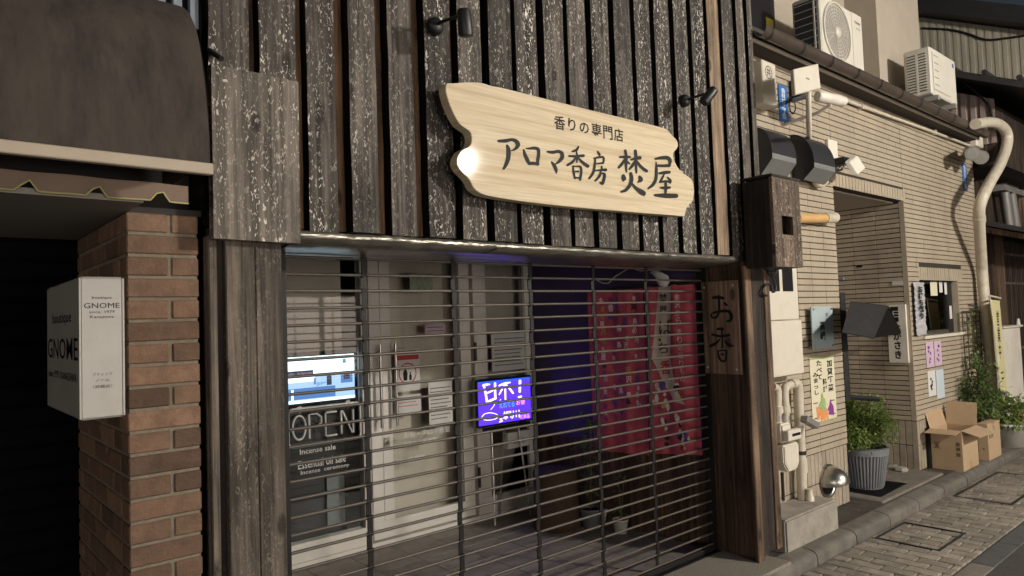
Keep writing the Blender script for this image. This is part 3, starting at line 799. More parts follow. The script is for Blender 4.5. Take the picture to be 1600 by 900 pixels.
# ================================================================== THINGS IN THE RECESS
# television behind the window
tvy = GY+0.05
tv = thing('television', 'flat television glowing pale blue behind the left window', 'television', P(500, 632, Y=tvy))
a = P(446, 560, Y=tvy); b = P(554, 620, Y=tvy)
tx0, tx1, tz0, tz1 = P(440,600,Y=tvy).x, P(554,600,Y=tvy).x, 1.085, 1.400
bx('casing', 'screen_bezel', tv, tx0-0.015, tx1+0.012, tvy, tvy+0.04, tz0-0.015, tz1+0.012, 0.004)
def tvq(u0, v0, u1, v1, m_, d, name='picture'):
    W, H = tx1-tx0, tz1-tz0
    return MB().poly([(tx0+W*u0, tvy-d, tz0+H*v0), (tx0+W*u1, tvy-d, tz0+H*v0), (tx0+W*u1, tvy-d, tz0+H*v1), (tx0+W*u0, tvy-d, tz0+H*v1)]).build(name, m_, tv)
tvq(0, 0, 1, 1, 'tv_pale', 0.001, 'screen')
tvq(0, .62, 1, 1, 'tv_light', 0.0015); tvq(.08, .45, .44, .66, 'tv_light', 0.002)
tvq(0, .08, .72, .32, 'tv_blue', 0.0015); tvq(.05, .60, .42, .70, 'tv_dark', 0.0025); tvq(.60, .34, .67, .58, 'tv_dark', 0.0025)
tvq(.80, .36, .97, .62, 'tv_blue', 0.0025); tvq(.42, .38, .45, .52, 'tv_blue', 0.003); tvq(.84, .44, .93, .58, 'tv_dark', 0.003)
for k in range(7): tvq(.46+.02*k, .33+.01*k, .47+.02*k, .42, 'tv_blue', 0.0028)
tvq(.12, 0, .15, .3, 'tv_light', 0.0022); tvq(0, 0, 1, .06, 'tv_light', 0.0024); tvq(.83, .80, .88, .90, 'tv_blue', 0.002)
bx('stand', 'screen_bezel', tv, tx0+0.28, tx0+0.33, tvy+0.01, tvy+0.03, 1.022, tz0-0.0155)
# unlit neon sign on the glass
ny = GY-0.012
neon = thing('neon_sign', 'unlit glass tube OPEN sign in a rounded outline on the left window', 'sign', P(500, 700, Y=ny))
W0, W1 = P(450, 660, Y=ny).x, P(563, 660, Y=ny).x
nz0, nz1 = 0.805, 1.055
r_ = 0.035
pts = []
for cx, cz, a0 in ((W1-r_, nz1-r_, 90), (W1-r_, nz0+r_, 0), (W0+r_, nz0+r_, -90), (W0+r_, nz1-r_, 180)):
    seq = range(0, 91, 18)
    for s in seq: pts.append((cx+r_*math.cos(math.radians(a0-s)), ny, cz+r_*math.sin(math.radians(a0-s))))
pts.append(pts[0])
MB().tube(pts, 0.009, 8).build('outline_tube', 'neon_tube', neon)
lw = (W1-W0-0.06)/4; lx = W0+0.03; lz0, lz1 = nz0+0.045, nz1-0.045; h_ = lz1-lz0
def tubes(segs, x0, name='letter_tube'):
    mb = MB()
    for sgm in segs: mb.tube([(x0+u*lw*0.78, ny, lz0+v*h_) for u, v in sgm], 0.0075, 8)
    mb.build(name, 'neon_tube', neon)
tubes([[(.5+.5*math.cos(t*math.pi/10), .5+.5*math.sin(t*math.pi/10)) for t in range(21)]], lx)
tubes([[(0,0),(0,1),(.6,1),(.95,.85),(.95,.6),(.6,.45),(0.05,.45)]], lx+lw)
tubes([[(.9,1),(0.1,1),(0,.95),(0,.05),(0.1,0),(.9,0)], [(0,.5),(.75,.5)]], lx+2*lw)
tubes([[(0,0),(0,1),(.1,1),(.9,0),(1,0),(1,1)]], lx+3*lw)
for px_, py_ in ((468, 640), (544, 630)):
    c_ = P(px_, py_, Y=ny); mb = MB()
    for k in range(5): mb.lathe([(0.0,-0.004),(0.011,-0.003),(0.013,0)], c_+Vector((0.012*math.cos(k*1.257), 0, 0.012*math.sin(k*1.257))), 10, axis=(0,1,0), ref=(1,0,0))
    mb.build('hanger', 'neon_tube', neon)
# white lettering on the window
wl = thing('window_lettering', 'white cut lettering about incense and oil sale on the left window', 'lettering', P(500, 720, Y=GY+0.01))
for body, px_, py_, w_ in (('Incense sale', 497, 702, 0.26), ('Essential oil sale', 504, 721, 0.35), ('Incense  ceremony', 509, 733, 0.36)):
    text(wl, body, P(px_, py_, Y=GY+0.0115), UX, UZ, w_, 0.055 if 'oil' in body else 0.035, 'white_print', off=0.0, bold=0.004)
# lettering on the door
dl = thing('door_lettering', 'white cut lettering for incense classes low on the glass door', 'lettering', P(670, 690, Y=GY-0.003))
for body, px_, py_, w_ in (('お香・アロマ教室', 668, 675, 0.42), ('手作りお香教室', 657, 691, 0.30), ('匂い袋教室', 642, 718, 0.26)):
    text(dl, body, P(px_, py_, Y=GY-0.0035), UX, UZ, w_, 0.045, 'white_print', off=0.0, bold=0.004)
# paper notices on the glass
def notice(px0, py0, px1, py1, label, Y=GY-0.006, m_='paper_white', deco=None):
    c = P((px0+px1)/2, (py0+py1)/2, Y=Y); x0, x1 = P(px0, (py0+py1)/2, Y=Y).x, P(px1, (py0+py1)/2, Y=Y).x
    z1, z0 = P((px0+px1)/2, py0, Y=Y).z, P((px0+px1)/2, py1, Y=Y).z
    t = thing('notice', label, 'notice', (c.x, Y, z0), 'paper notices on the glass')
    bx('sheet', m_, t, x0, x1, Y, Y+0.001, z0, z1)
    if deco: deco(t, x0, x1, z0, z1, Y-0.0006)
    return t
def lines_deco(n, mname='ink', u0=.08, u1=.92, v0=.1, v1=.9, th=.25):
    def f(t, x0, x1, z0, z1, y):
        mb = MB(); W, H = x1-x0, z1-z0
        for k in range(n):
            zc = z0+H*(v0+(v1-v0)*(k+.5)/n); hh = H*(v1-v0)/n*th
            e = u1-RND.uniform(0,.15)
            x = x0+W*u0
            while x < x0+W*e:
                w_ = RND.uniform(.02,.07)*W; mb.poly([(x,y,zc-hh/2),(x+w_,y,zc-hh/2),(x+w_,y,zc+hh/2),(x,y,zc+hh/2)]); x += w_+0.012*W
        mb.build('print', mname, t, kind='stuff')
    return f
def child_deco(t, x0, x1, z0, z1, y):
    W, H = x1-x0, z1-z0; cx, cz = (x0+x1)/2, z0+H*.42; R = W*.36
    MB().poly([(x0+W*.03,y,z0+H*.74),(x1-W*.03,y,z0+H*.74),(x1-W*.03,y,z0+H*.85),(x0+W*.03,y,z0+H*.85)]).build('print', 'red_ink', t)
    mb = MB(); n = 28
    vs = [(cx+R*s*math.cos(2*math.pi*k/n), y, cz+R*s*math.sin(2*math.pi*k/n)) for s in (1.0, .88) for k in range(n)]
    mb.add(vs, [(k, (k+1) % n, n+(k+1) % n, n+k) for k in range(n)]).build('print', 'red_ink', t)
    mb = MB()
    for dx, sc in ((-.22, 1.0), (.25, .58)):
        bx_ = cx+dx*R*1.2; b0 = cz-R*.68
        mb.poly([(bx_-R*.2*sc,y-.0002,b0),(bx_+R*.2*sc,y-.0002,b0),(bx_+R*.26*sc,y-.0002,b0+R*.7*sc),(bx_+R*.1*sc,y-.0002,b0+R*1.05*sc),(bx_-R*.1*sc,y-.0002,b0+R*1.05*sc),(bx_-R*.26*sc,y-.0002,b0+R*.7*sc)])
        mb.poly([(bx_+R*.16*sc*math.cos(k*.6283), y-.0003, b0+R*1.22*sc+R*.16*sc*math.sin(k*.6283)) for k in range(10)])
    mb.build('print', 'ink', t, kind='stuff')
    lines_deco(2, 'ink', v0=.86, v1=.98, th=.4)(t, x0, x1, z0, z1, y)
notice(617, 545, 656, 611, 'white notice with a red circle and two black figures on the glass door', deco=child_deco)
notice(620, 617, 658, 645, 'small white notice with red print under the red circle notice', deco=lines_deco(3, 'red_ink', v0=.3))
notice(670, 596, 707, 663, 'tall white notice of black text on the right side of the glass door', deco=lines_deco(9))
notice(640, 427, 676, 457, 'grey green sticker at the top of the glass door', m_='paper_green')
notice(664, 507, 696, 521, 'small pink strip notice in the middle of the glass door', m_='paper_pink', deco=lines_deco(2))
notice(742, 514, 759, 542, 'small dark blue notice on the side light above a white one', m_='paper_blue_deep', Y=GY+0.005)
notice(742, 545, 762, 576, 'small white notice on the side light under the dark blue one', deco=lines_deco(4), Y=GY+0.005)
notice(768, 520, 824, 578, 'wide white notice of black text on the side light above the lit board', deco=lines_deco(8), Y=GY+0.005)

# lit drawing board on an easel
ey = GY-0.16
led = thing('led_board', 'purple lit writing board with neon marker lettering on an easel', 'sign', P(790, 780, Y=ey))
c00, c11 = P(747, 592, Y=ey), P(828, 664, Y=ey)
lx0, lx1 = P(747, 625, Y=ey).x, P(829, 625, Y=ey).x; lz0, lz1 = P(788, 660, Y=ey).z, P(788, 593, Y=ey).z
bx('frame', 'screen_bezel', led, lx0-0.012, lx1+0.012, ey, ey+0.025, lz0-0.015, lz1+0.015, 0.003)
MB().poly([(lx0,ey-.001,lz0),(lx1,ey-.001,lz0),(lx1,ey-.001,lz1),(lx0,ey-.001,lz1)]).build('panel', 'led_purple', led)
mbk = MB()
W, H = lx1-lx0, lz1-lz0
MB().poly([(lx0,ey-.0015,lz1-H*.05),(lx1,ey-.0015,lz1-H*.05),(lx1,ey-.0015,lz1),(lx0,ey-.0015,lz1)]).build('panel_edge', 'led_blue', led)
zL = lambda x, y: P(740+x/10, 580+y/10, Y=ey-0.002)
led_strokes = ([[(150,220,30),(200,210,34),(250,205,20)],[(160,230,34),(185,330,34),(210,490,34)],[(200,345,24),(250,325,26),(300,300,24)],[(335,190,34),(335,290,34),(340,420,34)],[(210,485,34),(280,450,34),(345,425,30)],
             [(400,225,24),(480,195,34),(570,175,20)],[(490,210,26),(440,290,26),(400,365,18)],[(495,210,26),(495,330,26),(498,450,24)],[(510,215,24),(560,270,30),(615,340,30)],[(725,150,40),(723,240,38),(720,320,34)],[(705,405,30),(740,395,32)],
             [(425,440,10),(380,490,10),(340,500,10),(310,550,10),(270,600,10)],[(130,715,12),(170,670,12),(260,650,12),(350,670,12),(385,705,12),(340,745,12),(240,765,12),(150,755,12),(130,715,12)],
             [(415,750,20),(440,745,20)],[(410,790,24),(445,775,24)]])
for a_, b_ in ((0,5),(5,9),(9,10),(10,11),(11,12),(12,13),(13,14),(14,15)): brush(MB(), led_strokes[a_:b_], zL, (0,-1,0), 0.0001).build('lettering', 'led_white', led)
def led_text(body, x, y, w_, h_, m_):
    c = zL(x, y); text(led, body, c, UX, UZ, (zL(x+w_/2, y)-zL(x-w_/2, y)).length, (zL(x, y-h_/2)-zL(x, y+h_/2)).length, m_, bold=0.02, off=0.0004)
led_text('えれてる', 520, 520, 240, 95, 'led_cyan'); led_text('お香', 735, 480, 140, 90, 'led_red')
led_text('堀川', 590, 680, 260, 130, 'led_white'); led_text('新商品', 800, 705, 150, 70, 'led_pink')
for s in (0.25, 0.75):
    xx = lx0+W*s
    MB().tube([(xx, ey+0.015, lz0-0.016), (xx+(s-.5)*0.2, ey-0.05, 0.004)], 0.008, 8).build('easel_leg', 'steel', led)
MB().tube([(lx0+W*.5, ey+0.02, lz0-0.016), (lx0+W*.5, ey+0.12, 0.004)], 0.008, 8).build('easel_leg', 'steel', led)
bx('easel_shelf', 'shutter_link', led, lx0+0.03, lx1-0.03, ey-0.02, ey-0.004, lz0-0.04, lz0-0.018)
carton = thing('grey_carton', 'small grey carton hanging under the lit writing board', 'carton', P(810, 700, Y=ey+0.03))
cx0, cx1 = P(794, 685, Y=ey+.03).x, P(829, 685, Y=ey+.03).x; cz1, cz0 = P(810, 674, Y=ey+.03).z, P(810, 699, Y=ey+.03).z
bx('box', 'paper_white', carton, cx0, cx1, ey+0.03, ey+0.10, cz0, cz1, 0.004)
text(carton, 'お香', ((cx0+cx1)/2, ey+0.029, cz0+0.05), UX, UZ, 0.12, 0.04, 'ink', off=0.0)

# red cloth hangings on the side wall
NX = 4.105
def nwave(p):
    return Vector((NX + 0.010*math.sin(p.y*26) + 0.005*math.sin(p.y*61+p.z*3) + (p.x-NX), p.y, p.z))
def hanging(y0, y1, z0a, z0b, ztop, m_, name='cloth', parent=None, corner=0.0, skew=None):
    mb = MB(); ny_, nz_ = 28, 14; vs = []
    for i in range(ny_+1):
        for j in range(nz_+1):
            y = y0+(y1-y0)*i/ny_; zb = z0a+(z0b-z0a)*i/ny_; z = ztop-(ztop-zb)*j/nz_
            vs.append(nwave(Vector((NX, y, z))))
    k = nz_+1
    mb.add(vs, [(i*k+j, (i+1)*k+j, (i+1)*k+j+1, i*k+j+1) for i in range(ny_) for j in range(nz_)], True)
    return mb.build(name, m_, parent)
ya, yb_, yc = P(921, 560, X=NX).y, P(1010, 560, X=NX).y, P(1090, 560, X=NX).y
nz_top = 1.80
n1 = thing('red_hanging', 'red printed cloth hanging with columns of small characters beside the entrance wall', 'cloth', (NX, (ya+yb_)/2, nz_top))
n2 = thing('red_hanging', 'red cloth hanging with a cream diagonal band and black characters nearest the shutter', 'cloth', (NX, (yb_+yc)/2, nz_top))
hanging(ya, yb_+0.006, 0.56, 0.585, nz_top, 'noren_red', 'cloth', n1)
hanging(yb_-0.004, yc, 0.60, 0.64, nz_top+0.01, 'noren_red', 'cloth', n2)
for t_, y0, y1 in ((n1, ya+0.03, yb_), (n2, yb_, yc-0.02)):
    MB().tube([(NX-0.002, y0, nz_top+0.012), (NX-0.002, y1, nz_top+0.012)], 0.009, 8).build('hanging_rod', 'dark_wood', t_)
UL = Vector((0,-1,0))
def warp_off(d):
    return lambda p: nwave(Vector((NX-d, p.y, p.z)))
cols = ['print_white','print_blue','print_yellow','print_white','print_white','print_violet','print_black']
bank = '香金沢焚屋りの贈も花月鳥川城'
acc = {c: MB() for c in set(cols)}
ncol = 6
for ci in range(ncol):
    y = ya - 0.06 + (yb_-ya+0.10)*(ci+.3)/ncol
    z = nz_top-0.05
    while z > 0.80 + 0.03*ci:
        h = RND.uniform(.035,.06); cm = RND.choice(cols)
        if RND.random() < .78:
            text(None, RND.choice(bank), (NX, y+RND.uniform(-.008,.008), z-h/2), UL, UZ, h*.85, h, bold=0.02, off=0.0, warp=warp_off(0.004), add_to=acc[cm], res=1)
        z -= h*1.25
for cm, mb in acc.items():
    if mb.v: mb.build('print', cm, n1, kind='stuff')
def zN(px_, py_, d=0.004): 
    p = P(px_, py_, X=NX); return nwave(Vector((NX-d, p.y, p.z)))
def strip(quads, m_, d, par, name='print'):
    mb = MB()
    for q in quads:
        L_ = [q[0], q[3]]; n = 10; vs = []
        for i in range(n+1):
            for j in range(n+1):
                s_, t2 = i/n, j/n
                x = (q[0][0]*(1-s_)+q[1][0]*s_)*(1-t2)+(q[3][0]*(1-s_)+q[2][0]*s_)*t2; y = (q[0][1]*(1-s_)+q[1][1]*s_)*(1-t2)+(q[3][1]*(1-s_)+q[2][1]*s_)*t2
                vs.append(zN(x, y, d))
        mb.add(vs, [(i*(n+1)+j, (i+1)*(n+1)+j, (i+1)*(n+1)+j+1, i*(n+1)+j+1) for i in range(n) for j in range(n)], True)
    return mb.build(name, m_, par)
strip([[(1028,449),(1050,447),(1047,560),(1020,560)], [(1020,560),(1047,560),(1060,612),(1040,606)], [(1040,606),(1060,612),(1072,632),(1056,628)]], 'noren_cream', 0.0035, n2)
def ntext(ch, px_, py_, w_, h_, m_, par=n2, bold=0.02):
    p = P(px_, py_, X=NX); sc = (P(px_, py_-h_/2, X=NX)-P(px_, py_+h_/2, X=NX)).length; sw = (P(px_+w_/2, py_, X=NX)-P(px_-w_/2, py_, X=NX)).length
    text(par, ch, p, UL, UZ, sw, sc, m_, bold=bold, off=0.0, warp=warp_off(0.006))
ntext('焚', 1036, 466, 12, 15, 'print_black'); ntext('屋', 1036, 484, 11, 12, 'print_black')
ntext('ば', 1040, 512, 20, 26, 'print_black', bold=0.01); ntext('・', 1031, 531, 4, 4, 'print_black'); ntext('ち', 1036, 544, 14, 16, 'print_black', bold=0.01)
ntext('香', 1040, 574, 16, 22, 'red_ink')
for k, ch in enumerate('金沢から香りの贈りもの'): ntext(ch, 1059+k*0.9, 464+k*12.2+(6 if k > 3 else 0), 7, 10, 'print_white', bold=0.0)
rr = random.Random(5)
for m_, n in (('print_white', 14), ('noren_cream', 10), ('print_blue', 8), ('print_black', 9), ('print_yellow', 4)):
    mb = MB()
    for k in range(n):
        cx, cy = rr.choice(((1035, 680), (1066, 660), (1068, 690), (1030, 612), (1062, 605), (1040, 645)))
        cx += rr.uniform(-8, 10); cy += rr.uniform(-14, 16); s_ = rr.uniform(1.6, 4.5)
        pts = [zN(cx+s_*rr.uniform(.5,1.2)*math.cos(a*.8976), cy+1.5*s_*rr.uniform(.5,1.2)*math.sin(a*.8976), 0.0045+0.00025*k) for a in range(7)]
        mb.poly(pts)
    mb.build('print', m_, n2, kind='stuff')
# white bird ornament on the rod and a hanging wire
bird = thing('bird_ornament', 'grey white stuffed bird ornament hanging above the cream band of the red cloth', 'ornament', P(1035, 440, X=4.06))
bp = P(1036, 437, X=4.06); hp = P(1023, 426, X=4.06)
MB().tube([bp+Vector((0,-.02,-.05)), bp+Vector((0,-.01,-.03)), bp, hp+Vector((0,-.025,-.012)), hp+Vector((0,-.01,0)), hp+Vector((0,.012,.004)), hp+Vector((0,.035,.0))], [0.012,0.04,0.045,0.026,0.028,0.022,0.004], 14).build('body', 'rose_bird', bird)
fp = P(1047, 412, X=4.06)
for k, (dy, dzz) in enumerate(((0,0.03),(0.02,0.0),(-0.01,-0.03))):
    MB().prism([fp+Vector((0,dy+.03,dzz)), fp+Vector((0,dy-.03,dzz-.006)), fp+Vector((0,dy-.025,dzz+.022)), fp+Vector((0,dy+.02,dzz+.03))], (0.004,0,0)).build('ribbon', 'rose_bird', bird)
wire = thing('white_cable', 'thin white cable sagging along the dark wall above the red cloth', 'cable', P(950, 440, X=4.14))
MB().tube([P(q[0], q[1], X=4.14) for q in spline([(915,437),(930,437),(941,442),(951,442),(960,433),(968,428),(985,419),(1000,423),(1018,422)], 4)], 0.004, 6).build('wire', 'white_paint', wire)
# cut log and plants at the end wall
lg = P(850, 800, Z=0.0)
log = thing('log_stool', 'upright cut log standing in the dark corner of the entrance', 'log', (3.83, 1.18, 0))
MB().lathe([(0.0,0.0),(0.19,0.0),(0.185,0.05),(0.17,0.25),(0.175,0.42),(0.165,0.435),(0.0,0.44)], (3.83, 1.18, 0.002), 20).build('trunk', 'log', log)

def leaf_mesh(mb, base, d, ln, wd, droop=0.25, up=Vector((0,0,1))):
    d = Vector(d).normalized(); sd = d.cross(up)
    if sd.length < 1e-3: sd = Vector((1,0,0))
    sd.normalize(); nn = sd.cross(d)
    a = Vector(base); m1 = a + d*ln*.5 + nn*ln*.06; e = a + d*ln - up*ln*droop
    mb.add([a, m1+sd*wd*.5, e, m1-sd*wd*.5, m1+nn*(-wd*.12)], [(0,1,4),(1,2,4),(2,3,4),(3,0,4)])

def house_plant(base, h, label, pot_r, pot_h, potm, nleaf, seed, square=False, ll=0.10):
    r = random.Random(seed); t = thing('potted_plant', label, 'plant', base)
    b = Vector(base)
    if square:
        MB().add([b+Vector((sx*pot_r*s, sy*pot_r*s, z)) for s, z in ((.75,0),(1,pot_h)) for sx, sy in ((-1,-1),(1,-1),(1,1),(-1,1))], [(3,2,1,0),(0,1,5,4),(1,2,6,5),(2,3,7,6),(3,0,4,7)]).build('pot', potm, t)
    else:
        MB().lathe([(0.0,0.0),(pot_r*.72,0.0),(pot_r*.95,pot_h*.9),(pot_r*1.03,pot_h*.92),(pot_r*1.03,pot_h),(pot_r*.92,pot_h),(pot_r*.9,pot_h*.85)], b, 20).build('pot', potm, t)
    MB().lathe([(0.0,pot_h*.86),(pot_r*.86,pot_h*.86)], b, 12).build('soil', 'soil', t)
    st = MB(); lv = MB()
    for k in range(3):
        a = r.uniform(0, 6.28); lean = r.uniform(.03,.14)*h
        tip = b+Vector((lean*math.cos(a), lean*math.sin(a), pot_h*.85+h*r.uniform(.75,1)))
        st.tube([b+Vector((0,0,pot_h*.8)), (b+tip)/2+Vector((0,0,.03)), tip], [0.006,0.005,0.003], 6)
        for q in range(nleaf):
            f = r.uniform(.3, 1.0); p = b.lerp(tip, f); p.z = max(p.z, b.z+pot_h)
            an = r.uniform(0, 6.28)
            leaf_mesh(lv, p, (math.cos(an), math.sin(an), r.uniform(.0,.9)), ll*r.uniform(.6,1.1), ll*.34, .3)
    st.build('stem', 'stem', t); lv.build('foliage', 'leaf_indoor', t)
house_plant((4.00, 0.98, 0.002), 0.85, 'tall thin-leaved house plant in front of the side wall tinted for the purple glow', 0.09, 0.14, 'pot_grey', 26, 3, ll=0.12)
house_plant(tuple(P(932, 818, Z=0.002)), 0.30, 'small sparse plant in a white square pot on the entrance floor', 0.062, 0.11, 'pot_white', 6, 4, True, 0.05)
house_plant(tuple(P(970, 832, Z=0.002)), 0.36, 'small plant with broad leaves in a white round pot on the entrance floor', 0.060, 0.10, 'pot_white', 9, 5, False, 0.085)

# ================================================================== LEFT NEIGHBOUR
lb = thing('boutique_front', 'dark boutique front with a recessed shuttered doorway left of the wooden shop', 'building', (0.2, 0.3, 0.0))
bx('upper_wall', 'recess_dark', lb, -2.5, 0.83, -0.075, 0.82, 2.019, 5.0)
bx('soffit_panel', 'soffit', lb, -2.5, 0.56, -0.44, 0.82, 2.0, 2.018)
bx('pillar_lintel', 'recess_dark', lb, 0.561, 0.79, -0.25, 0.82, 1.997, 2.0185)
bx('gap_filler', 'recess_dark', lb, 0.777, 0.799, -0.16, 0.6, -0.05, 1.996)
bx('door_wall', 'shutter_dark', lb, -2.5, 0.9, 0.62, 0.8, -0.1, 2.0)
slat = MB().prism([(-1.5,0,0),(-1.5,-.012,.012),(-1.5,-.012,.07),(-1.5,0,.082)], (3,0,0)).mesh('shutter_slat', Vector((0,0,0))); slat.materials.append(M['shutter_dark'])
for k in range(24): link('shutter_slat', slat, None, (-0.94, 0.619, 0.0+k*0.083), lb)
for k in range(8):
    x0 = P(165+k*26, 20, Y=-0.25).x
    bx('louvre_slat', 'slat_blue', lb, x0, x0+0.030, -0.262, -0.235, 2.66, 3.8, 0.002)
# brick pillar
pil = thing('brick_pillar', 'orange brown brick pillar between the boutique doorway and the wooden shop', 'pillar', (0.68, 0.1, -0.1))
BX0, BX1, BY = 0.552, 0.776, -0.255
bx('mortar_core', 'mortar', pil, BX0+0.006, BX1-0.004, BY+0.007, 0.60, -0.1, 1.995)
BM = {}
def brick(x0, x1, y0, y1, z0):
    key = (round(x1-x0, 3), round(y1-y0, 3))
    if key not in BM:
        w_, d_ = x1-x0, y1-y0
        BM[key] = MB().box(-w_/2, w_/2, -d_/2, d_/2, 0, 0.062).mesh('brick', Vector((0,0,0)), 0.004); BM[key].materials.append(M['brick'])
    o = link('brick', BM[key], None, ((x0+x1)/2, (y0+y1)/2, z0), pil)
    o.rotation_euler = (RND.uniform(-.006,.006), RND.uniform(-.006,.006), RND.uniform(-.008,.008))
for r_ in range(29):
    z0 = -0.095 + r_*0.0725
    if z0 > 1.94: break
    if r_ % 2: brick(BX0, BX1, BY, BY+0.1, z0)
    else:
        brick(BX0, BX0+0.126, BY, BY+0.1, z0); brick(BX0+0.137, BX1, BY, BY+0.1, z0)
    y = BY+0.11 + (0.0 if r_ % 2 else 0.105)
    if not r_ % 2: brick(BX0, BX0+0.1, BY+0.11, BY+0.205, z0)
    while y < 0.55:
        brick(BX0, BX0+0.1, y, min(y+0.205, 0.6), z0); y += 0.216
# barrel awning
aw = thing('barrel_awning', 'dark brown stained barrel awning with a pale front bar and scalloped valance', 'awning', (-0.4, -0.4, 2.05))
AX0, AX1 = -1.6, 0.686
prof = []
for k in range(19):
    a = math.pi/2*k/18
    prof.append((-0.165-0.505*math.sin(a)**0.92, 2.095+0.615*math.cos(a)**0.80))
def aw_mesh():
    mb = MB(); n = 30; vs = []
    for i in range(n+1):
        x = AX0+(AX1-AX0)*i/n
        for k, (y, z) in enumerate(prof):
            sag = 0.007*math.sin(x*9.0+k*.3)*math.sin(math.pi*k/18) + 0.004*math.sin(x*23)*math.sin(math.pi*k/18)
            vs.append((x, y-sag, z+sag*.6))
    q = len(prof)
    mb.add(vs, [(i*q+k, i*q+k+1, (i+1)*q+k+1, (i+1)*q+k) for i in range(n) for k in range(q-1)], True)
    mb.add([(AX1, y, z) for y, z in prof] + [(AX1, -0.165, 2.095)], [tuple(range(q+1))])
    return mb
aw_mesh().build('canopy', 'awning_cloth', aw)
bx('front_bar', 'awning_bar', aw, AX0, AX1+0.006, -0.682, -0.655, 2.058, 2.092, 0.003)
mb = MB(); mt = MB(); n = 120; vs = []; tr = []
vx1 = 0.688
for i in range(n+1):
    x = AX0+(vx1-AX0)*i/n
    ph = ((x-P(250, 296, Y=-0.455).x)/0.170) % 1.0            # narrow notches between wide flat scallops
    d = abs(ph-0.5)*2
    zb = 2.006 + 0.034*math.sin(max(0.0, (d-0.66)/0.34)*math.pi/2)**2
    y = -0.455+0.006*math.sin(x*30)
    vs += [(x, y, 2.062), (x, y, zb)]; tr.append((x, y-0.002, zb))
mb.add(vs, [(2*i, 2*i+1, 2*i+3, 2*i+2) for i in range(n)], True).build('valance', 'valance_cloth', aw)
MB().tube(tr, 0.0028, 6).build('trim', 'valance_trim', aw)
# projecting light box
lbx = thing('light_box_sign', 'white projecting light box sign with black lettering on the brick pillar', 'sign', (0.44, -0.2, 1.36))
gx0, gx1, gy0, gy1, gz0, gz1 = 0.378, 0.490, -0.500, 0.09, 1.360, 1.766
bx('case', 'sign_acrylic', lbx, gx0, gx1, gy0, gy1, gz0, gz1, 0.006)
for zz in (1.44, 1.69): bx('bracket', 'black_metal', lbx, gx1+0.0005, 0.5515, -0.06, -0.03, zz-0.012, zz+0.012)
for xe in (gx0-.0012, gx1-.0038): bx('edge_trim', 'sign_acrylic', lbx, xe, xe+.005, gy0-.0012, gy0+.004, gz0+.004, gz1-.004)
for zz in (1.40, 1.56, 1.72): MB().tube([(gx1+.0005, -.42, zz), (gx1+.006, -.42, zz)], .006, 8).build('bolt', 'black_metal', lbx)
fc = lambda z: Vector(((gx0+gx1)/2, gy0, z))
for body, z, w_, h_ in (('boutique', 1.705, .050, .010), ('GNOME', 1.683, .090, .015), ('since  1979', 1.665, .064, .008), ('Kanazawa', 1.651, .060, .008), ('ブティック', 1.487, .050, .009), ('ノーム', 1.470, .036, .009), ('〈武蔵店〉', 1.452, .050, .009)):
    text(lbx, body, fc(z), UX, UZ, w_, h_, 'ink', off=0.0008)
sc_ = lambda z: Vector((gx0, (gy0+gy1)/2, z))
for body, z, w_, h_ in (('boutique', 1.652, .34, .045), ('GNOME', 1.560, .54, .066), ('since 1979  KANAZAWA', 1.477, .50, .024)):
    text(lbx, body, sc_(z), UL, UZ, w_, h_, 'ink', off=0.0008, bold=0.004)

# ================================================================== TILED NEIGHBOUR
TY = -0.12                                   # face of the tiles
tb = thing('tiled_building', 'two storey building with beige striped tiles, a recessed entrance and a serving window', 'building', (7.1, 0.5, 0.0))
EX0, EX1, EZ1 = 5.975, 7.50, 2.645           # entrance opening
WX0, WX1, WZ0, WZ1 = 7.80, 8.93, 1.285, 1.860
TX0, TX1, TZ1 = 4.44, 9.72, 3.505
core = MB()
core.box(TX0, EX0-0.005, TY+0.006, 1.3, -0.1, TZ1).box(EX0-0.005, EX1+0.005, TY+0.006, 1.3, EZ1+0.004, TZ1)
core.box(EX1+0.005, TX1, TY+0.006, 1.3, -0.1, WZ0-0.004).box(EX1+0.005, TX1, TY+0.006, 1.3, WZ1+0.004, TZ1)
core.box(EX1+0.005, WX0-0.004, TY+0.006, 1.3, WZ0-0.004, WZ1+0.004).box(WX1+0.004, TX1, TY+0.006, 1.3, WZ0-0.004, WZ1+0.004)
core.build('wall', 'grout', tb)
bx('entrance_back_wall', 'stucco', tb, EX0-0.005, EX1+0.005, 1.1, 1.2, -0.1, EZ1+0.004)
bx('entrance_ceiling', 'stucco', tb, EX0-0.0045, EX1+0.0045, TY+0.10, 1.09, EZ1-0.012, EZ1+0.003)
tiles = []                                   # (face, u0, u1, z0, z1)
RH, JH = 0.0490, 0.0085
CW, JV = 0.2350, 0.0035
rows = []
z = 0.478
while z < TZ1-0.01:
    rows.append((z, min(z+RH-JH, TZ1))); z += RH
def clip_cols(a, b, start, out, face, z0, z1, jv=JV):
    x = start
    while x < b:
        u0, u1 = max(x, a), min(x+CW-jv, b)
        if u1-u0 > 0.012: out.append((face, u0, u1, z0, z1))
        x += CW
for z0, z1 in rows:
    clip_cols(TX0, EX0, EX0-7*CW+JV, tiles, 'F', z0, z1)
    if z0 > EZ1+0.118: clip_cols(EX0+0.0045, EX1, EX0+JV, tiles, 'F', z0, z1, 0.0006)
    inw = z1 > WZ0 and z0 < WZ1+0.14
    if not inw: clip_cols(EX1+0.0045, TX1, EX1+JV, tiles, 'F', z0, z1, 0.0006)
    else:
        clip_cols(EX1+0.0045, WX0-0.003, EX1+JV, tiles, 'F', z0, z1)
        clip_cols(WX1+(0.003 if z0 < WZ1 else 0.15), TX1, EX1+JV, tiles, 'F', z0, z1, 0.0006)
    if z1 < EZ1: clip_cols(TY+0.05, 1.1, TY+0.047, tiles, 'R', z0, z1)
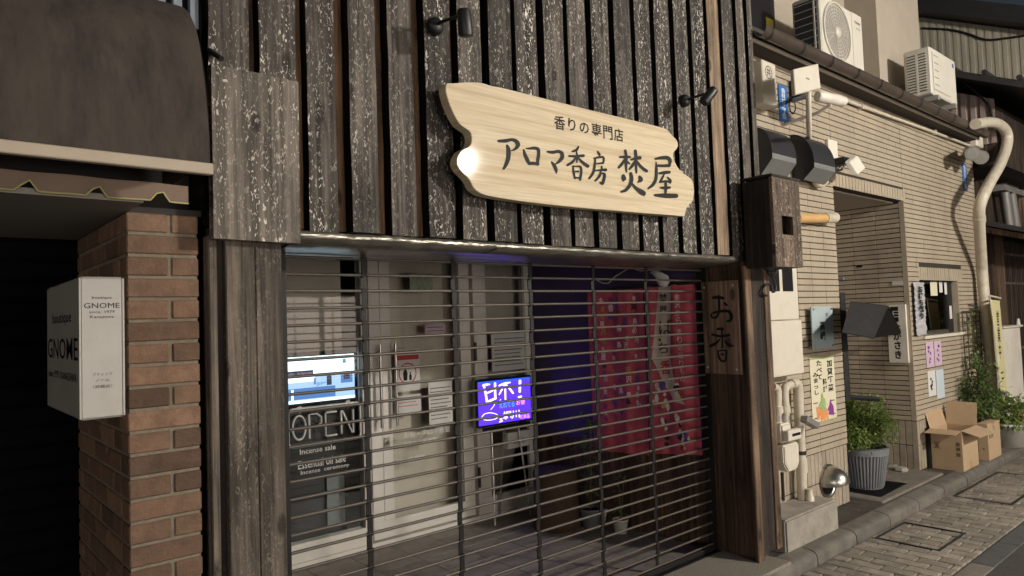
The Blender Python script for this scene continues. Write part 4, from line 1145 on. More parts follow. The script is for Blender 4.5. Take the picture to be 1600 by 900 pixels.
def soldiers(a, b, z0, z1, face='F', w=0.0635, out=tiles):
    x = a
    while x < b-0.02:
        out.append((face, x, min(x+w-0.0065, b), z0, z1)); x += w
for z0, z1 in ((0.0, 0.232), (0.239, 0.470)):
    soldiers(TX0, EX0, z0, z1); soldiers(EX1+0.005, TX1, z0, z1); soldiers(TY+0.05, 1.1, z0, z1, 'R')
soldiers(EX0, EX1+0.06, EZ1+0.002, EZ1+0.112)
soldiers(WX0-0.02, WX1+0.148, WZ1+0.004, WZ1+0.136)
def tile_centre(t):
    f, u0, u1, z0, z1 = t
    return Vector(((u0+u1)/2, TY, (z0+z1)/2)) if f == 'F' else Vector((EX1, (u0+u1)/2, (z0+z1)/2))
def seen(p):
    v = p-CAM; c = EX*v.x+EY*v.y+EZ*v.z
    x, y = 800+F*c.x/c.z, 450-F*c.y/c.z
    return 1205 < x < 1600 and 0 < y < 880
def shown(t):
    f, u0, u1, z0, z1 = t
    c = tile_centre(t); d = (c-CAM).length
    cosv = abs((c-CAM).normalized().y if f == 'F' else (c-CAM).normalized().x)
    return (u1-u0)*(z1-z0)*cosv/d**2
tv_ = sorted([t for t in tiles if seen(tile_centre(t))], key=shown, reverse=True)
keep = set(tv_[:300]); TM = {}; rest = MB(); rest2 = MB()
for t in tiles:
    f, u0, u1, z0, z1 = t
    low = z1 < 0.475
    if t in keep:
        key = (f, round(u1-u0, 3), round(z1-z0, 3), low)
        if key not in TM:
            w_, h_ = (u1-u0)/2, (z1-z0)
            b_ = MB().box(-w_, w_, 0, 0.012, -h_/2, h_/2) if f == 'F' else MB().box(0, 0.012, -w_, w_, -h_/2, h_/2)
            TM[key] = b_.mesh('tile', Vector((0,0,0)), 0.0025); TM[key].materials.append(M['tile_lower' if low else 'tile'])
        c = tile_centre(t); j = RND.uniform(-.0012, .0012)
        link('tile', TM[key], None, c + (Vector((0,j,0)) if f == 'F' else Vector((j,0,0))), tb)
    else:
        mbx = rest2 if low else rest; j = RND.uniform(-.001, .001)
        if f == 'F': mbx.box(u0, u1, TY+j, TY+0.012, z0, z1)
        else: mbx.box(EX1+j, EX1+0.012, u0, u1, z0, z1)
rest.build('tile_field', 'tile', tb, kind='stuff'); rest2.build('base_tile_field', 'tile_lower', tb, kind='stuff')
# corner pieces of the reveal
bx('corner_trim', 'tile_lower', tb, EX1-0.001, EX1+0.004, TY-0.001, TY+0.046, 0.0, 0.470)
bx('corner_trim', 'tile', tb, EX1-0.001, EX1+0.004, TY-0.001, TY+0.046, 0.478, EZ1)
# small window deep in the entrance
ew = bx('entrance_window', 'slat_blue', tb, EX1-0.03, EX1-0.002, 0.50, 0.75, 1.90, 1.93)
bx('sill', 'slat_blue', ew, EX1-0.05, EX1-0.002, 0.52, 0.75, 1.585, 1.62); bx('jamb', 'slat_blue', ew, EX1-0.028, EX1-0.002, 0.66, 0.72, 1.621, 1.899)
bx('entrance_label', 'ink', tb, EX1-0.004, EX1-0.0015, 0.31, 0.37, 2.02, 2.045)
bx('entrance_plate', 'paper_white', tb, EX1-0.005, EX1-0.0015, -0.07, 0.03, 1.815, 1.855)
# serving window
wb = MB().box(WX0+0.001, WX1-0.001, TY+0.17, TY+0.19, WZ0+0.001, WZ1-0.001)
wd = wb.build('window_backing', 'window_glow', tb)
bx('reveal', 'tile', tb, WX1-0.006, WX1+0.004, TY+0.002, TY+0.2, WZ0, WZ1)
bx('frame', 'black_metal', wd, WX1-0.19, WX1-0.02, TY+0.06, TY+0.11, WZ0+0.012, WZ1-0.03)
bx('frame', 'black_metal', wd, WX0+0.002, WX1-0.007, TY+0.06, TY+0.11, WZ1-0.029, WZ1-0.002)
bx('frame', 'steel', wd, WX0+0.002, WX1-0.191, TY+0.06, TY+0.11, WZ0+0.012, WZ0+0.05)
bx('pane', 'glass_dark', wd, WX0+0.002, WX1-0.191, TY+0.08, TY+0.086, WZ0+0.051, WZ1-0.03)
bx('sill', 'ivory_plastic', wd, WX0-0.03, WX1+0.03, TY-0.035, TY+0.05, WZ0-0.022, WZ0+0.010, 0.003)
for px0, py0, px1, py1, m_ in ((1453,440,1465,462,'poster_cream'), (1467,440,1473,457,'paper_white'), (1475,441,1480,460,'paper_white'), (1483,478,1488,498,'paper_white')):
    a, b = P(px0, py0, Y=TY+0.055), P(px1, py1, Y=TY+0.055)
    bx('window_paper', m_, wd, a.x, b.x, TY+0.054, TY+0.0555, b.z, a.z)
for k in range(4):
    x0 = WX0+0.12+k*0.17
    bx('display_card', 'poster_cream' if k % 2 else 'cardboard', wd, x0, x0+0.13, TY+0.13, TY+0.16, WZ0+0.06, WZ0+0.13+0.03*(k % 3))
# eave, gutter
bx('eave_soffit', 'eave_dark', tb, 4.47, 9.45, -0.265, TY+0.10, 3.508, 3.53)
bx('eave_edge', 'eave_white', tb, 4.47, 9.45, -0.279, -0.2655, 3.498, 3.524)
bx('fascia', 'eave_dark', tb, 4.47, 9.45, -0.285, -0.2655, 3.5245, 3.60)
bx('roof_deck', 'roof_dark', tb, 4.47, 9.5, -0.262, 1.3, 3.531, 3.60)
GYc, GZc = -0.352, 3.555
gp = [(GYc+0.048*math.cos(math.pi+math.pi*k/10), GZc+0.058*math.sin(math.pi+math.pi*k/10)) for k in range(11)]
gprof = [(GYc-0.054, GZc+.008)] + gp + [(GYc+0.054, GZc+.008)]
mb = MB(); q = len(gprof); xs = [4.47+0.9*k for k in range(6)] + [9.40]; vs = []
for x in xs: vs += [(x, y, z) for y, z in gprof]
mb.add(vs, [(i*q+k, i*q+k+1, (i+1)*q+k+1, (i+1)*q+k) for i in range(len(xs)-1) for k in range(q-1)], True)
gut = mb.build('gutter', 'gutter_brown', tb)
x = 4.55
while x < 9.25:
    vs = []
    for dx in (0, 0.03): vs += [(x+dx, GYc+(y-GYc)*1.05, GZc+(zz-GZc)*1.06) for y, zz in gprof]
    MB().add(vs, [(k, k+1, q+k+1, q+k) for k in range(q-1)]).build('bracket', 'black_metal', gut)
    x += 0.46
for xx in (4.9, 8.1): 
    vs = []
    for dx in (0, 0.09): vs += [(xx+dx, GYc+(y-GYc)*1.03, GZc+(zz-GZc)*1.03) for y, zz in gprof]
    MB().add(vs, [(k, k+1, q+k+1, q+k) for k in range(q-1)]).build('joint_sleeve', 'gutter_brown', gut)
# set-back upper storey
bx('upper_wall', 'stucco', tb, 4.47, 7.689, 0.42, 1.3, 3.6005, 7.5)
bx('upper_block', 'stucco', tb, 7.69, 8.90, 0.10, 1.3, 3.6005, 7.5)
uw = bx('upper_window', 'black_metal', tb, 4.5, 6.12, 0.395, 0.419, 3.65, 5.5)
bx('pane', 'screen_bezel', uw, 4.56, 6.06, 0.388, 0.3945, 3.71, 5.4)
bx('window_label', 'label_yellow', uw, P(1197,35,Y=0.387).x, P(1208,35,Y=0.387).x, 0.384, 0.3875, P(1200,40,Y=0.387).z, P(1200,28,Y=0.387).z)

# ---------------------------------------------------------------- things on the tiled wall
def on(px, py, d=0.0): return P(px, py, Y=TY-d)
def rect(px0, py0, px1, py1, d=0.0):
    ym, xm = (py0+py1)/2, (px0+px1)/2
    return on(px0, ym, d).x, on(px1, ym, d).x, on(xm, py1, d).z, on(xm, py0, d).z
# ivory distribution box with a ringed character
x0, x1, z0, z1 = rect(1192, 97, 1213, 163, 0.12)
t = thing('distribution_box', 'ivory distribution box with a ringed character under the eave', 'box', ((x0+x1)/2, TY, z0))
bx('case', 'ivory_plastic', t, x0, x1, TY-0.12, TY-0.002, z0, z1, 0.006)
c_ = P(1201, 113, Y=TY-0.121); mb = MB(); n = 24
mb.add([(c_.x+s*math.cos(2*math.pi*k/n), TY-0.1212, c_.z+s*math.sin(2*math.pi*k/n)) for s in (0.048, 0.042) for k in range(n)], [(k,(k+1) % n,n+(k+1) % n,n+k) for k in range(n)])
mb.build('mark', 'ink', t); text(t, '共', (c_.x, TY-0.1212, c_.z), UX, UZ, 0.055, 0.06, 'ink', off=0.0, bold=0.01)
# blue number plates
def blue_plate(px0, py0, px1, py1, label, body):
    x0, x1, z0, z1 = rect(px0, py0, px1, py1, 0.01)
    t = thing('blue_plate', label, 'plate', ((x0+x1)/2, TY, z0), 'blue number plates')
    bx('plate', 'blue_plate', t, x0, x1, TY-0.010, TY-0.002, z0, z1, 0.001)
    text(t, body, ((x0+x1)/2, TY-0.0105, (z0+z1)/2), UX, UZ, (x1-x0)*.5, (z1-z0)*.85, 'white_print', off=0.0, bold=0.01, lines=0.9)
blue_plate(1218, 134, 1231, 190, 'narrow blue plate with white characters left of the flat antenna', '香\n林\n坊\n二\n丁\n目')
blue_plate(1505, 256, 1511, 297, 'narrow blue plate at the far end of the tiled wall by the downpipe', '香\n林\n坊\n二\n丁\n目')
# flat antenna on a pole with a camera
d = 0.42
ap = P(1263, 146, Y=TY-d)
t = thing('flat_antenna', 'square ivory flat antenna on a short wall pole', 'antenna', (ap.x, TY-d, P(1263,212,Y=TY-d).z))
c0, c1, c2, c3 = P(1240,108,Y=TY-d-.02), P(1281,97,Y=TY-d-.02), P(1285,136,Y=TY-d-.02), P(1243,148,Y=TY-d-.02)
mb = MB(); sk = Vector((0.05, 0.06, 0)); quad = [c0+sk*0, c1+sk*.3, c2+sk*.3, c3+sk*0]
mb.prism(quad, (0.015, 0.035, 0.0)).build('panel', 'ivory_plastic', t, 0.006)
pc = sum(quad, Vector())/4
bx('emblem', 'ac_grille', t, pc.x-0.02, pc.x+0.02, pc.y-0.006, pc.y+0.01, pc.z-0.004, pc.z+0.004)
MB().tube([P(1263,140,Y=TY-d+.05), P(1264,200,Y=TY-d+.05), P(1264,216,Y=TY-0.01)], 0.019, 10).build('pole', 'pipe_cream', t)
MB().tube([P(1240,156,Y=TY-0.03), P(1262,150,Y=TY-d+.05)], 0.016, 8).build('arm', 'grey_pipe', t)
bx('mount', 'black_metal', t, on(1233,140).x, on(1240,140).x, TY-0.09, TY-0.002, on(1236,158).z, on(1236,128).z)
cc = P(1277, 150, Y=TY-0.34); ce = P(1318, 159, Y=TY-0.38)
t = thing('security_camera', 'white bullet security camera beside the flat antenna', 'camera', cc)
dv = (ce-cc).normalized()
MB().tube([cc, cc+dv*.02, cc.lerp(ce,.7), ce], [0.03, 0.043, 0.043, 0.036], 14).build('body', 'white_paint', t)
MB().tube([ce, ce+dv*.004], [0.031, 0.031], 14).build('lens', 'screen_bezel', t)
MB().tube([cc.lerp(ce,.5)+Vector((0,0,-.04)), cc.lerp(ce,.5)+Vector((0,.1,-.08)), Vector((cc.lerp(ce,.5).x, TY-.005, cc.z-.1))], 0.014, 8).build('bracket', 'white_paint', t)
# long cream conduit
t = thing('wall_conduit', 'thin cream conduit running along the tiled wall under the eave', 'conduit', on(1420, 190, 0.02))
MB().tube([on(1305,150,.03), on(1345,166,.03), on(1430,196,.03), on(1516,228,.03)], 0.016, 8).build('pipe', 'pipe_cream', t)
for q in ((1345,166),(1460,206)):
    p = on(*q, .03); bx('clip', 'pipe_cream', t, p.x-.01, p.x+.01, TY-.05, TY-.002, p.z-.03, p.z+.02)
# black vent hoods
def hood(pxa, pxb, back_px, ytop, yfold, ybot, label):
    xb = P(back_px, 240, Y=TY).x; yf = P(pxa, 240, X=xb).y; x1 = P(pxb, 240, Y=yf).x
    yf = max(yf, TY-0.36); x1 = max(x1, xb+0.36)
    zt, zf, zb = P(pxa-15, ytop, X=xb).z, P(pxa, yfold, X=xb).z, P(pxa-6, ybot, X=xb).z
    t = thing('vent_hood', label, 'vent hood', ((xb+x1)/2, TY, zb), 'black vent hoods')
    pr = []
    for k in range(11):
        a = math.pi/2*k/10; pr.append((TY-0.002-(TY-yf)*math.sin(a), zf+(zt-zf)*math.cos(a)))
    pr2 = [(yf, zf), (yf, zf-0.04), (yf+0.09, zb)]
    mb = MB(); q = len(pr); vs = [(x, y, z) for x in (xb, x1) for y, z in pr]
    mb.add(vs, [(k, k+1, q+k+1, q+k) for k in range(q-1)], True).build('shell', 'hood_metal', t)
    side = pr + pr2[1:] + [(TY-0.002, zb)]
    MB().prism([(xb, y, z) for y, z in side], (0.004, 0, 0)).build('cheek', 'hood_metal', t)
    MB().prism([(x1, y, z) for y, z in side], (-0.004, 0, 0)).build('cheek', 'hood_metal', t)
    MB().prism([(xb+.005, y, z) for y, z in ((yf, zf-.001), (yf, zf-0.04), (yf+0.09, zb), (yf+.094, zb), (yf+.004, zf-.038), (yf+.004, zf-.001))], (x1-xb-.01, 0, 0)).build('lip', 'hood_lip', t)
    return xb, x1, yf, zt, zb
hood(1206, 1239, 1180, 196, 238, 270, 'black curved vent hood half hidden behind the shop corner')
hood(1271, 1299, 1236, 206, 253, 279, 'black curved vent hood to the right of the other hood, above the wooden corner box')
t = thing('switch_cover', 'white square cover plate beside the right vent hood', 'cover', on(1302, 248))
x0, x1, z0, z1 = rect(1295, 219, 1309, 247, 0.03); bx('plate', 'white_paint', t, x0, x1, TY-0.03, TY-0.002, z0, z1, 0.004)
t = thing('wall_floodlight', 'small white floodlight on a curled cable beside the vent hoods', 'lamp', on(1330, 262, 0.1))
p = on(1316, 252, 0.08); bx('joint', 'black_metal', t, p.x-.04, p.x+.06, TY-.12, TY-.002, p.z-.03, p.z+.03, 0.004)
p2 = on(1336, 258, 0.2); MB().obox(p2, (0.075,0.0,0.035), (0.01,-0.02,0.0), (-0.025,0.02,0.055)).build('head', 'white_paint', t, 0.006)
MB().tube([on(*q, .06) for q in spline([(1300,266),(1312,266),(1318,262),(1319,254)], 4)], 0.010, 6).build('cable', 'grey_pipe', t)
t = thing('elbow_pipe', 'short cream elbow pipe coming out of the tiles under the right vent hood', 'pipe', on(1281, 288, .05))
MB().tube([on(*q, .05) for q in spline([(1272,277),(1275,286),(1282,289),(1290,284)], 4)], 0.026, 10).build('pipe', 'pipe_cream', t)
# orange-cream pipe stub
t = thing('pipe_stub', 'pale orange pipe stub with a cream end running along the tiles beside the corner box', 'pipe', on(1280, 342, .06))
MB().tube([on(1245,341,.07), on(1288,341,.07)], 0.038, 14).build('pipe', 'pipe_orange', t)
MB().tube([on(1288,341,.07), on(1304,340,.07)], [0.045,0.045], 14).build('coupling', 'pipe_cream', t)
# meter box
d = 0.13
x0, x1, z0, z1 = rect(1200, 424, 1253, 588, d)
x0 = 4.50
t = thing('meter_box', 'tall ivory electric meter box with two dark windows beside the corner post', 'box', ((x0+x1)/2, TY, z0))
zs = P(1225, 500, Y=TY-d).z
bx('lower_case', 'ivory_plastic', t, x0, x1, TY-d, TY-0.002, z0, zs-0.004, 0.008)
bx('upper_case', 'ivory_plastic', t, x0, x1-0.01, TY-d+0.012, TY-0.002, zs, P(1225, 405, Y=TY-d).z, 0.006)
for a, b in ((1203, 1219), (1225, 1240)):
    bx('meter_window', 'screen_bezel', t, P(a,440,Y=TY-d).x, P(b,440,Y=TY-d).x, TY-d+0.004, TY-d+0.0125, P(1220,455,Y=TY-d).z, P(1220,415,Y=TY-d).z, 0.002)
cab = thing('cable_coil', 'coil of black cable hanging under the wooden corner box', 'cable', P(1208, 440, Y=-0.30))
MB().tube([P(*q, Y=-0.36) for q in spline([(1196,420),(1205,424),(1214,421),(1208,430),(1200,424),(1210,440),(1212,452),(1207,456),(1204,444),(1196,446),(1191,458),(1198,462)], 4)], 0.008, 6).build('cable', 'black_metal', cab)
# blue glass plaque and poster
x0, x1, z0, z1 = rect(1269, 479, 1302, 545, 0.05)
t = thing('glass_plaque', 'pale blue glass plaque with dark characters on four pins', 'sign', ((x0+x1)/2, TY, z0))
bx('plate', 'plaque_blue', t, x0, x1, TY-0.052, TY-0.040, z0, z1, 0.002)
for u in (.08, .92):
    for v in (.06, .94):
        xx, zz = x0+(x1-x0)*u, z0+(z1-z0)*v; MB().tube([(xx, TY-0.058, zz), (xx, TY-0.002, zz)], 0.009, 10).build('pin', 'steel', t)
W_, H_ = x1-x0, z1-z0
text(t, '割\n烹', (x0+W_*.70, TY-0.0535, z0+H_*.74), UX, UZ, W_*.14, H_*.22, 'ink', off=0.0, lines=1.1)
text(t, '高\n崎', (x0+W_*.46, TY-0.0535, z0+H_*.43), UX, UZ, W_*.24, H_*.46, 'ink', off=0.0, bold=0.02, lines=1.05)
x0, x1, z0, z1 = rect(1267, 557, 1305, 659, 0.004)
t = thing('vegetable_poster', 'cream poster with black brush characters and painted vegetables on the tiles', 'poster', ((x0+x1)/2, TY, z0))
bx('sheet', 'poster_cream', t, x0, x1, TY-0.006, TY-0.003, z0, z1)
W_, H_ = x1-x0, z1-z0
bx('border', 'poster_green', t, x0, x1, TY-0.0066, TY-0.0062, z1-H_*.03, z1); bx('border', 'poster_green', t, x0, x1, TY-0.0066, TY-0.0062, z0, z0+H_*.02)
def ptext(body, u, v, w_, h_, b=0.03): text(t, body, (x0+W_*u, TY-0.0072, z0+H_*v), UX, UZ, W_*w_, H_*h_, 'ink', off=0.0, bold=b, lines=1.12)
ptext('加\n賀\n野\n菜', .80, .69, .24, .50); ptext('料\n理', .56, .55, .17, .22); ptext('た\nべ\nて', .36, .80, .24, .30); ptext('み\nま\nっ\nし', .20, .60, .22, .34)
rr = random.Random(9)
for m_, cu, cv, n, s in (('veg_green', .42, .30, 7, .10), ('veg_orange', .30, .17, 6, .11), ('veg_orange', .5, .14, 4, .10), ('veg_purple', .74, .19, 6, .09)):
    mb = MB()
    for k in range(n):
        cx, cz = x0+W_*(cu+rr.uniform(-.10,.10)), z0+H_*(cv+rr.uniform(-.05,.05)); a = rr.uniform(0.4, 2.6); L1, L2 = W_*s*1.3, W_*s*.5
        mb.poly([(cx+L1*math.cos(q*.785)*math.cos(a)-L2*math.sin(q*.785)*math.sin(a), TY-0.0072-0.0002*k-(0.0015 if 'green' in m_ else 0), cz+L1*math.cos(q*.785)*math.sin(a)+L2*math.sin(q*.785)*math.cos(a)) for q in range(8)])
    mb.build('painting', m_, t, kind='stuff')
mb = MB()
for u, v in ((.14,.30),(.84,.29),(.15,.07),(.85,.08)): mb.poly([(x0+W_*(u-.09),TY-.0072,z0+H_*v),(x0+W_*(u+.09),TY-.0072,z0+H_*v),(x0+W_*(u+.09),TY-.0072,z0+H_*(v+.014)),(x0+W_*(u-.09),TY-.0072,z0+H_*(v+.014))])
mb.build('small_print', 'ink', t, kind='stuff')
# gas meter with pipes on a concrete block
t = thing('concrete_block', 'pale concrete plinth block at the foot of the tiled wall by the corner post', 'block', (4.9, -0.2, -0.02))
bx0, bx1 = 4.44, P(1306, 790, Y=-0.37).x
fz = 0.205
MB().box(4.44, 5.20, -0.372, TY-0.002, -0.05, fz).build('block', 'concrete', t, 0.012, 2)
t = thing('gas_meter', 'ivory gas meter with elbow pipes under the electric meter box', 'gas meter', (4.75, TY, 0.4))
gy = TY-0.10
def gp_(px, py): return P(px, py, Y=gy)
MB().tube([gp_(*q) for q in spline([(1207,604),(1212,606),(1215,613),(1215,640),(1216,662)], 4)], 0.028, 12).build('pipe', 'pipe_cream', t)
MB().tube([gp_(*q) for q in spline([(1228,664),(1227,640),(1226,612),(1229,604),(1238,600)], 4)], 0.030, 12).build('pipe', 'pipe_cream', t)
MB().tube([gp_(1236,600), gp_(1240,599)], 0.036, 12).build('coupling', 'pipe_cream', t)
MB().tube([gp_(1226,634), gp_(1227,645)], 0.038, 12).build('coupling', 'pipe_cream', t)
MB().tube([gp_(1215,634), gp_(1216,645)], 0.036, 12).build('coupling', 'pipe_cream', t)
MB().tube([gp_(1228,648), gp_(1229,662)], 0.034, 12).build('union', 'steel', t); MB().tube([gp_(1216,648), gp_(1217,662)], 0.034, 12).build('union', 'steel', t)
gf = TY-0.17
a, b = P(1213, 664, Y=gf), P(1240, 690, Y=gf)
bx('body', 'ivory_plastic', t, 4.60, P(1238,690,Y=gf).x, gf, TY-0.03, P(1225,693,Y=gf).z, P(1225,662,Y=gf).z, 0.012, seg=2)
u0, u1, w0, w1 = P(1223,715,Y=gf).x, P(1247,715,Y=gf).x, P(1235,736,Y=gf).z, P(1235,693,Y=gf).z
pts = [(u0, gf-.012, w1), (u1, gf-.012, w1), (u1, gf-.012, w0+.05), (u1-.04, gf-.012, w0), (u0+.05, gf-.012, w0), (u0, gf-.012, w0+.06)]
MB().prism(pts, (0, 0.13, 0)).build('bellows_case', 'ivory_plastic', t, 0.010, 2)
iw = 0.022; ctr = Vector(((u0+u1)/2, gf-.0125, (w0+w1)/2))
MB().prism([ctr + (Vector(p)-ctr)*.80 + Vector((0,-.002,0)) for p in pts], (0, 0.004, 0)).build('case_panel', 'ivory_plastic', t, 0.001)
x0, x1 = P(1229,680,Y=gf-.03).x, P(1249,680,Y=gf-.03).x; z0, z1 = P(1238,688,Y=gf-.03).z, P(1238,671,Y=gf-.03).z
cn = bx('counter', 'ivory_plastic', t, x0, x1, gf-.045, gf-.001, z0, z1, 0.006)
bx('counter_window', 'screen_bezel', cn, x0+.05, x1-.015, gf-.0475, gf-.0455, z0+.03, z1-.025)
MB().obox(gp_(1247,658)+Vector((0,-.09,0)), (0.085,0.0,-0.035), (0,.03,0), (.010,0,.022)).build('cover_flap', 'grey_pipe', t, 0.006)
MB().tube([gp_(1222,738), gp_(1224,782)], 0.012, 8).build('service_pipe', 'black_metal', t)
t = thing('cream_standpipe', 'vertical cream pipe rising from the concrete block beside the gas meter', 'pipe', P(1255, 785, Y=TY-.07))
sy = TY-.07
MB().tube([Vector((P(q[0], q[1], Y=sy))) for q in spline([(1240,599),(1245,600),(1247,608),(1248,630),(1250,680),(1252,730),(1254,784)], 4)], 0.036, 12).build('pipe', 'pipe_cream', t)
MB().tube([P(1251,704,Y=sy), P(1251.3,710,Y=sy)], 0.039, 12).build('band', 'black_metal', t)
MB().tube([P(1251.5,716,Y=sy), P(1253,738,Y=sy)], 0.041, 12).build('coupling', 'pipe_cream', t)
t = thing('capped_pipe', 'small capped cream pipe stub standing on the concrete block', 'pipe', P(1266, 792, Y=TY-.12))
c_ = Vector((P(1266,790,Y=TY-.13).x, TY-.13, fz))
MB().tube([c_, c_+Vector((0,0,.035)), c_+Vector((0,0,.037)), c_+Vector((0,0,.085))], [0.030,0.030,0.022,0.022], 12).build('pipe', 'pipe_cream', t)
# steel dome vent
c_ = P(1293, 751, Y=TY)
t = thing('steel_dome_vent', 'round stainless steel dome vent cap low on the tiled wall', 'vent', c_)
R_ = 0.122
mb = MB(); vs = []; nu, nv = 24, 12
for i in range(nv+1):
    ph = math.pi/2*i/nv
    for j in range(nu+1):
        th = math.radians(-14 + 208*j/nu)
        r = R_*math.cos(ph)**0.85 if i < nv else 0
        vs.append(c_ + Vector((r*math.cos(th), -0.002-0.165*math.sin(ph), r*math.sin(th))))
k = nu+1
mb.add(vs, [(i*k+j, i*k+j+1, (i+1)*k+j+1, (i+1)*k+j) for i in range(nv) for j in range(nu)], True).build('dome', 'steel', t)
MB().lathe([(R_+.012,-.012),(R_+.012,0.0),(R_-.01,0.0)], c_+Vector((0,-.002,0)), 28, axis=(0,1,0), ref=(1,0,0)).build('flange', 'steel', t)
MB().lathe([(0,-.006),(R_-.012,-.006)], c_, 24, axis=(0,1,0), ref=(1,0,0)).build('opening', 'hood_inside', t)

# ---------------------------------------------------------------- little black roof sign at the entrance
py_ = TY+0.02
t = thing('roofed_sign_post', 'black post with a small black gabled roof at the edge of the entrance', 'sign post', P(1321, 640, Y=py_))
xa, xb_ = P(1318,560,Y=py_).x, P(1326,560,Y=py_).x
bx('post', 'vinyl_black', t, xa, xb_, py_, py_+0.05, P(1325,625,Y=py_).z, P(1321,457,Y=py_).z)
MB().tube([P(1324,620,Y=py_+.02), P(1373,624,Y=py_-.06)], 0.022, 4, smooth=False).build('foot_bar', 'vinyl_black', t)
def rq(px, py, y): return P(px, py, Y=y)
A1, A2, A3, A4 = rq(1329,471,py_-.16), rq(1388,478,py_-.16), rq(1366,528,py_-.40), rq(1316,519,py_-.40)
MB().prism([A1,A2,A3,A4], (0.004, 0.006, -0.006)).build('roof_slope', 'vinyl_black', t)
B3, B4 = rq(1410,521,py_+.10), rq(1372,517,py_+.10)
MB().prism([A2+Vector((0,0,.002)), B3, B4, A1+Vector((0,0,.002))], (-0.004, 0.006, -0.006)).build('roof_slope', 'shade_black', t)  # shade of the roof's underside painted in as near-black, gable too
MB().prism([A2+Vector((.004,0,0)), A3+Vector((.004,0,0)), B3+Vector((.004,0,0)), (A2*.86+(A3+B3)*.07)], (-0.003, 0, 0)).build('gable', 'shade_black', t)
# white vertical sign
X_ = EX1-0.03
t = thing('white_name_sign', 'white vertical sign with black characters and a black top in the entrance', 'sign', P(1403, 567, X=X_))
y0, y1 = P(1387,520,X=X_).y, P(1417,520,X=X_).y; z0, z1 = P(1405,567,X=X_).z, P(1402,476,X=X_).z
bx('panel', 'white_paint', t, X_, X_+0.028, min(y0,y1), max(y0,y1), z0, z1, 0.002)
ym = (y0+y1)/2; Wd = abs(y1-y0)
bx('black_top', 'ink', t, X_-0.001, X_-0.0004, ym-Wd*.12, ym+Wd*.30, z1-.17, z1-.02)
text(t, '旧', (X_, ym+Wd*.08, z1-.095), UL, UZ, .09, .07, 'white_print', off=0.0015)
text(t, 'た\nか\nさ\nき', (X_, ym, z0+(z1-z0)*.38), UL, UZ, Wd*.42, (z1-z0)*.62, 'ink', off=0.001, bold=0.04, lines=1.05)
# foil banner and papers
x0, x1, z0, z1 = rect(1430, 441, 1446, 524, 0.03)
t = thing('foil_banner', 'narrow crinkled silver banner with dark brush marks left of the serving window', 'banner', ((x0+x1)/2, TY, z0))
mb = MB(); n = 30; vs = []
for i in range(n+1):
    z = z0+(z1-z0)*i/n
    for j in range(5): vs.append((x0+(x1-x0)*j/4, TY-0.03+RND.uniform(-.006,.006), z+RND.uniform(-.004,.004)))
mb.add(vs, [(i*5+j, i*5+j+1, i*5+j+6, i*5+j+5) for i in range(n) for j in range(4)]).build('sheet', 'foil', t)
text(t, 'お\n持\nち\n帰\nり', ((x0+x1)/2, TY-0.042, (z0+z1)/2+.06), UX, UZ, (x1-x0)*.5, (z1-z0)*.62, 'ink', off=0.0, bold=0.05)
for px0, py0, px1, py1, m_, lab in ((1447,534,1459,574,'paper_pink','pink flyer under the serving window, upper left of four'), (1460,533,1471,571,'paper_pink','pale flyer under the serving window, upper right of four'), (1450,579,1462,619,'paper_white','white flyer with dark pictures under the serving window, lower left of four'), (1463,577,1475,622,'paper_blue','pale blue flyer under the serving window, lower right of four')):
    x0, x1, z0, z1 = rect(px0, py0, px1, py1, 0.004)
    t = thing('wall_flyer', lab, 'flyer', ((x0+x1)/2, TY, z0), 'flyers under the serving window')
    bx('sheet', m_, t, x0, x1, TY-0.006, TY-0.003, z0, z1)
    if m_ != 'paper_blue':
        mb = MB()
        for k in range(6):
            u, v = RND.uniform(.15,.7), RND.uniform(.15,.8); s_ = .09
            mb.poly([(x0+(x1-x0)*u, TY-.0068, z0+(z1-z0)*v), (x0+(x1-x0)*(u+.18), TY-.0068, z0+(z1-z0)*v), (x0+(x1-x0)*(u+.18), TY-.0068, z0+(z1-z0)*(v+.1)), (x0+(x1-x0)*u, TY-.0068, z0+(z1-z0)*(v+.1))])
        mb.build('print', 'ink' if m_ == 'paper_white' else 'veg_purple', t, kind='stuff')
# double floodlight at the far corner
t = thing('twin_floodlight', 'pair of small grey floodlights at the far end under the gutter', 'lamp', on(1520, 235, .1))
for k, (a, b) in enumerate((((1512,236),(1520,240)), ((1523,240),(1533,246)))):
    pa, pb = on(*a, .12), on(*b, .30)
    MB().tube([pa, pb], [0.05, 0.075], 14).build('lamp_head', 'grey_pipe', t); MB().tube([pb, pb+(pb-pa).normalized()*.004], [0.06,0.06], 14).build('lens', 'steel', t)
p = on(1521, 225, .05); bx('mount', 'ivory_plastic', t, p.x-.12, p.x+.12, TY-.12, TY-.002, p.z-.05, p.z+.08, 0.01)
# cream S-shaped downpipe
t = thing('cream_downpipe', 'thick cream S-shaped downpipe from the gutter to the ground', 'downpipe', P(1560, 700, Y=-0.28))
pth = spline([(1524,194),(1545,191),(1562,195),(1573,208),(1573,228),(1562,258),(1545,288),(1532,318),(1530,342),(1533,400),(1539,480),(1547,570),(1556,690)], 5)
pY = lambda b: -0.46+0.24*min(1.0, max(0.0, (b-300)/120))
MB().tube([P(a, b, Y=pY(b)) for a, b in pth], 0.057, 14).build('pipe', 'pipe_cream', t)
for a, b in ((1530,342),(1541,500)): MB().tube([P(a-.1,b-4,Y=pY(b-4)), P(a+.3,b+4,Y=pY(b+4))], 0.063, 14).build('joint', 'pipe_cream', t)

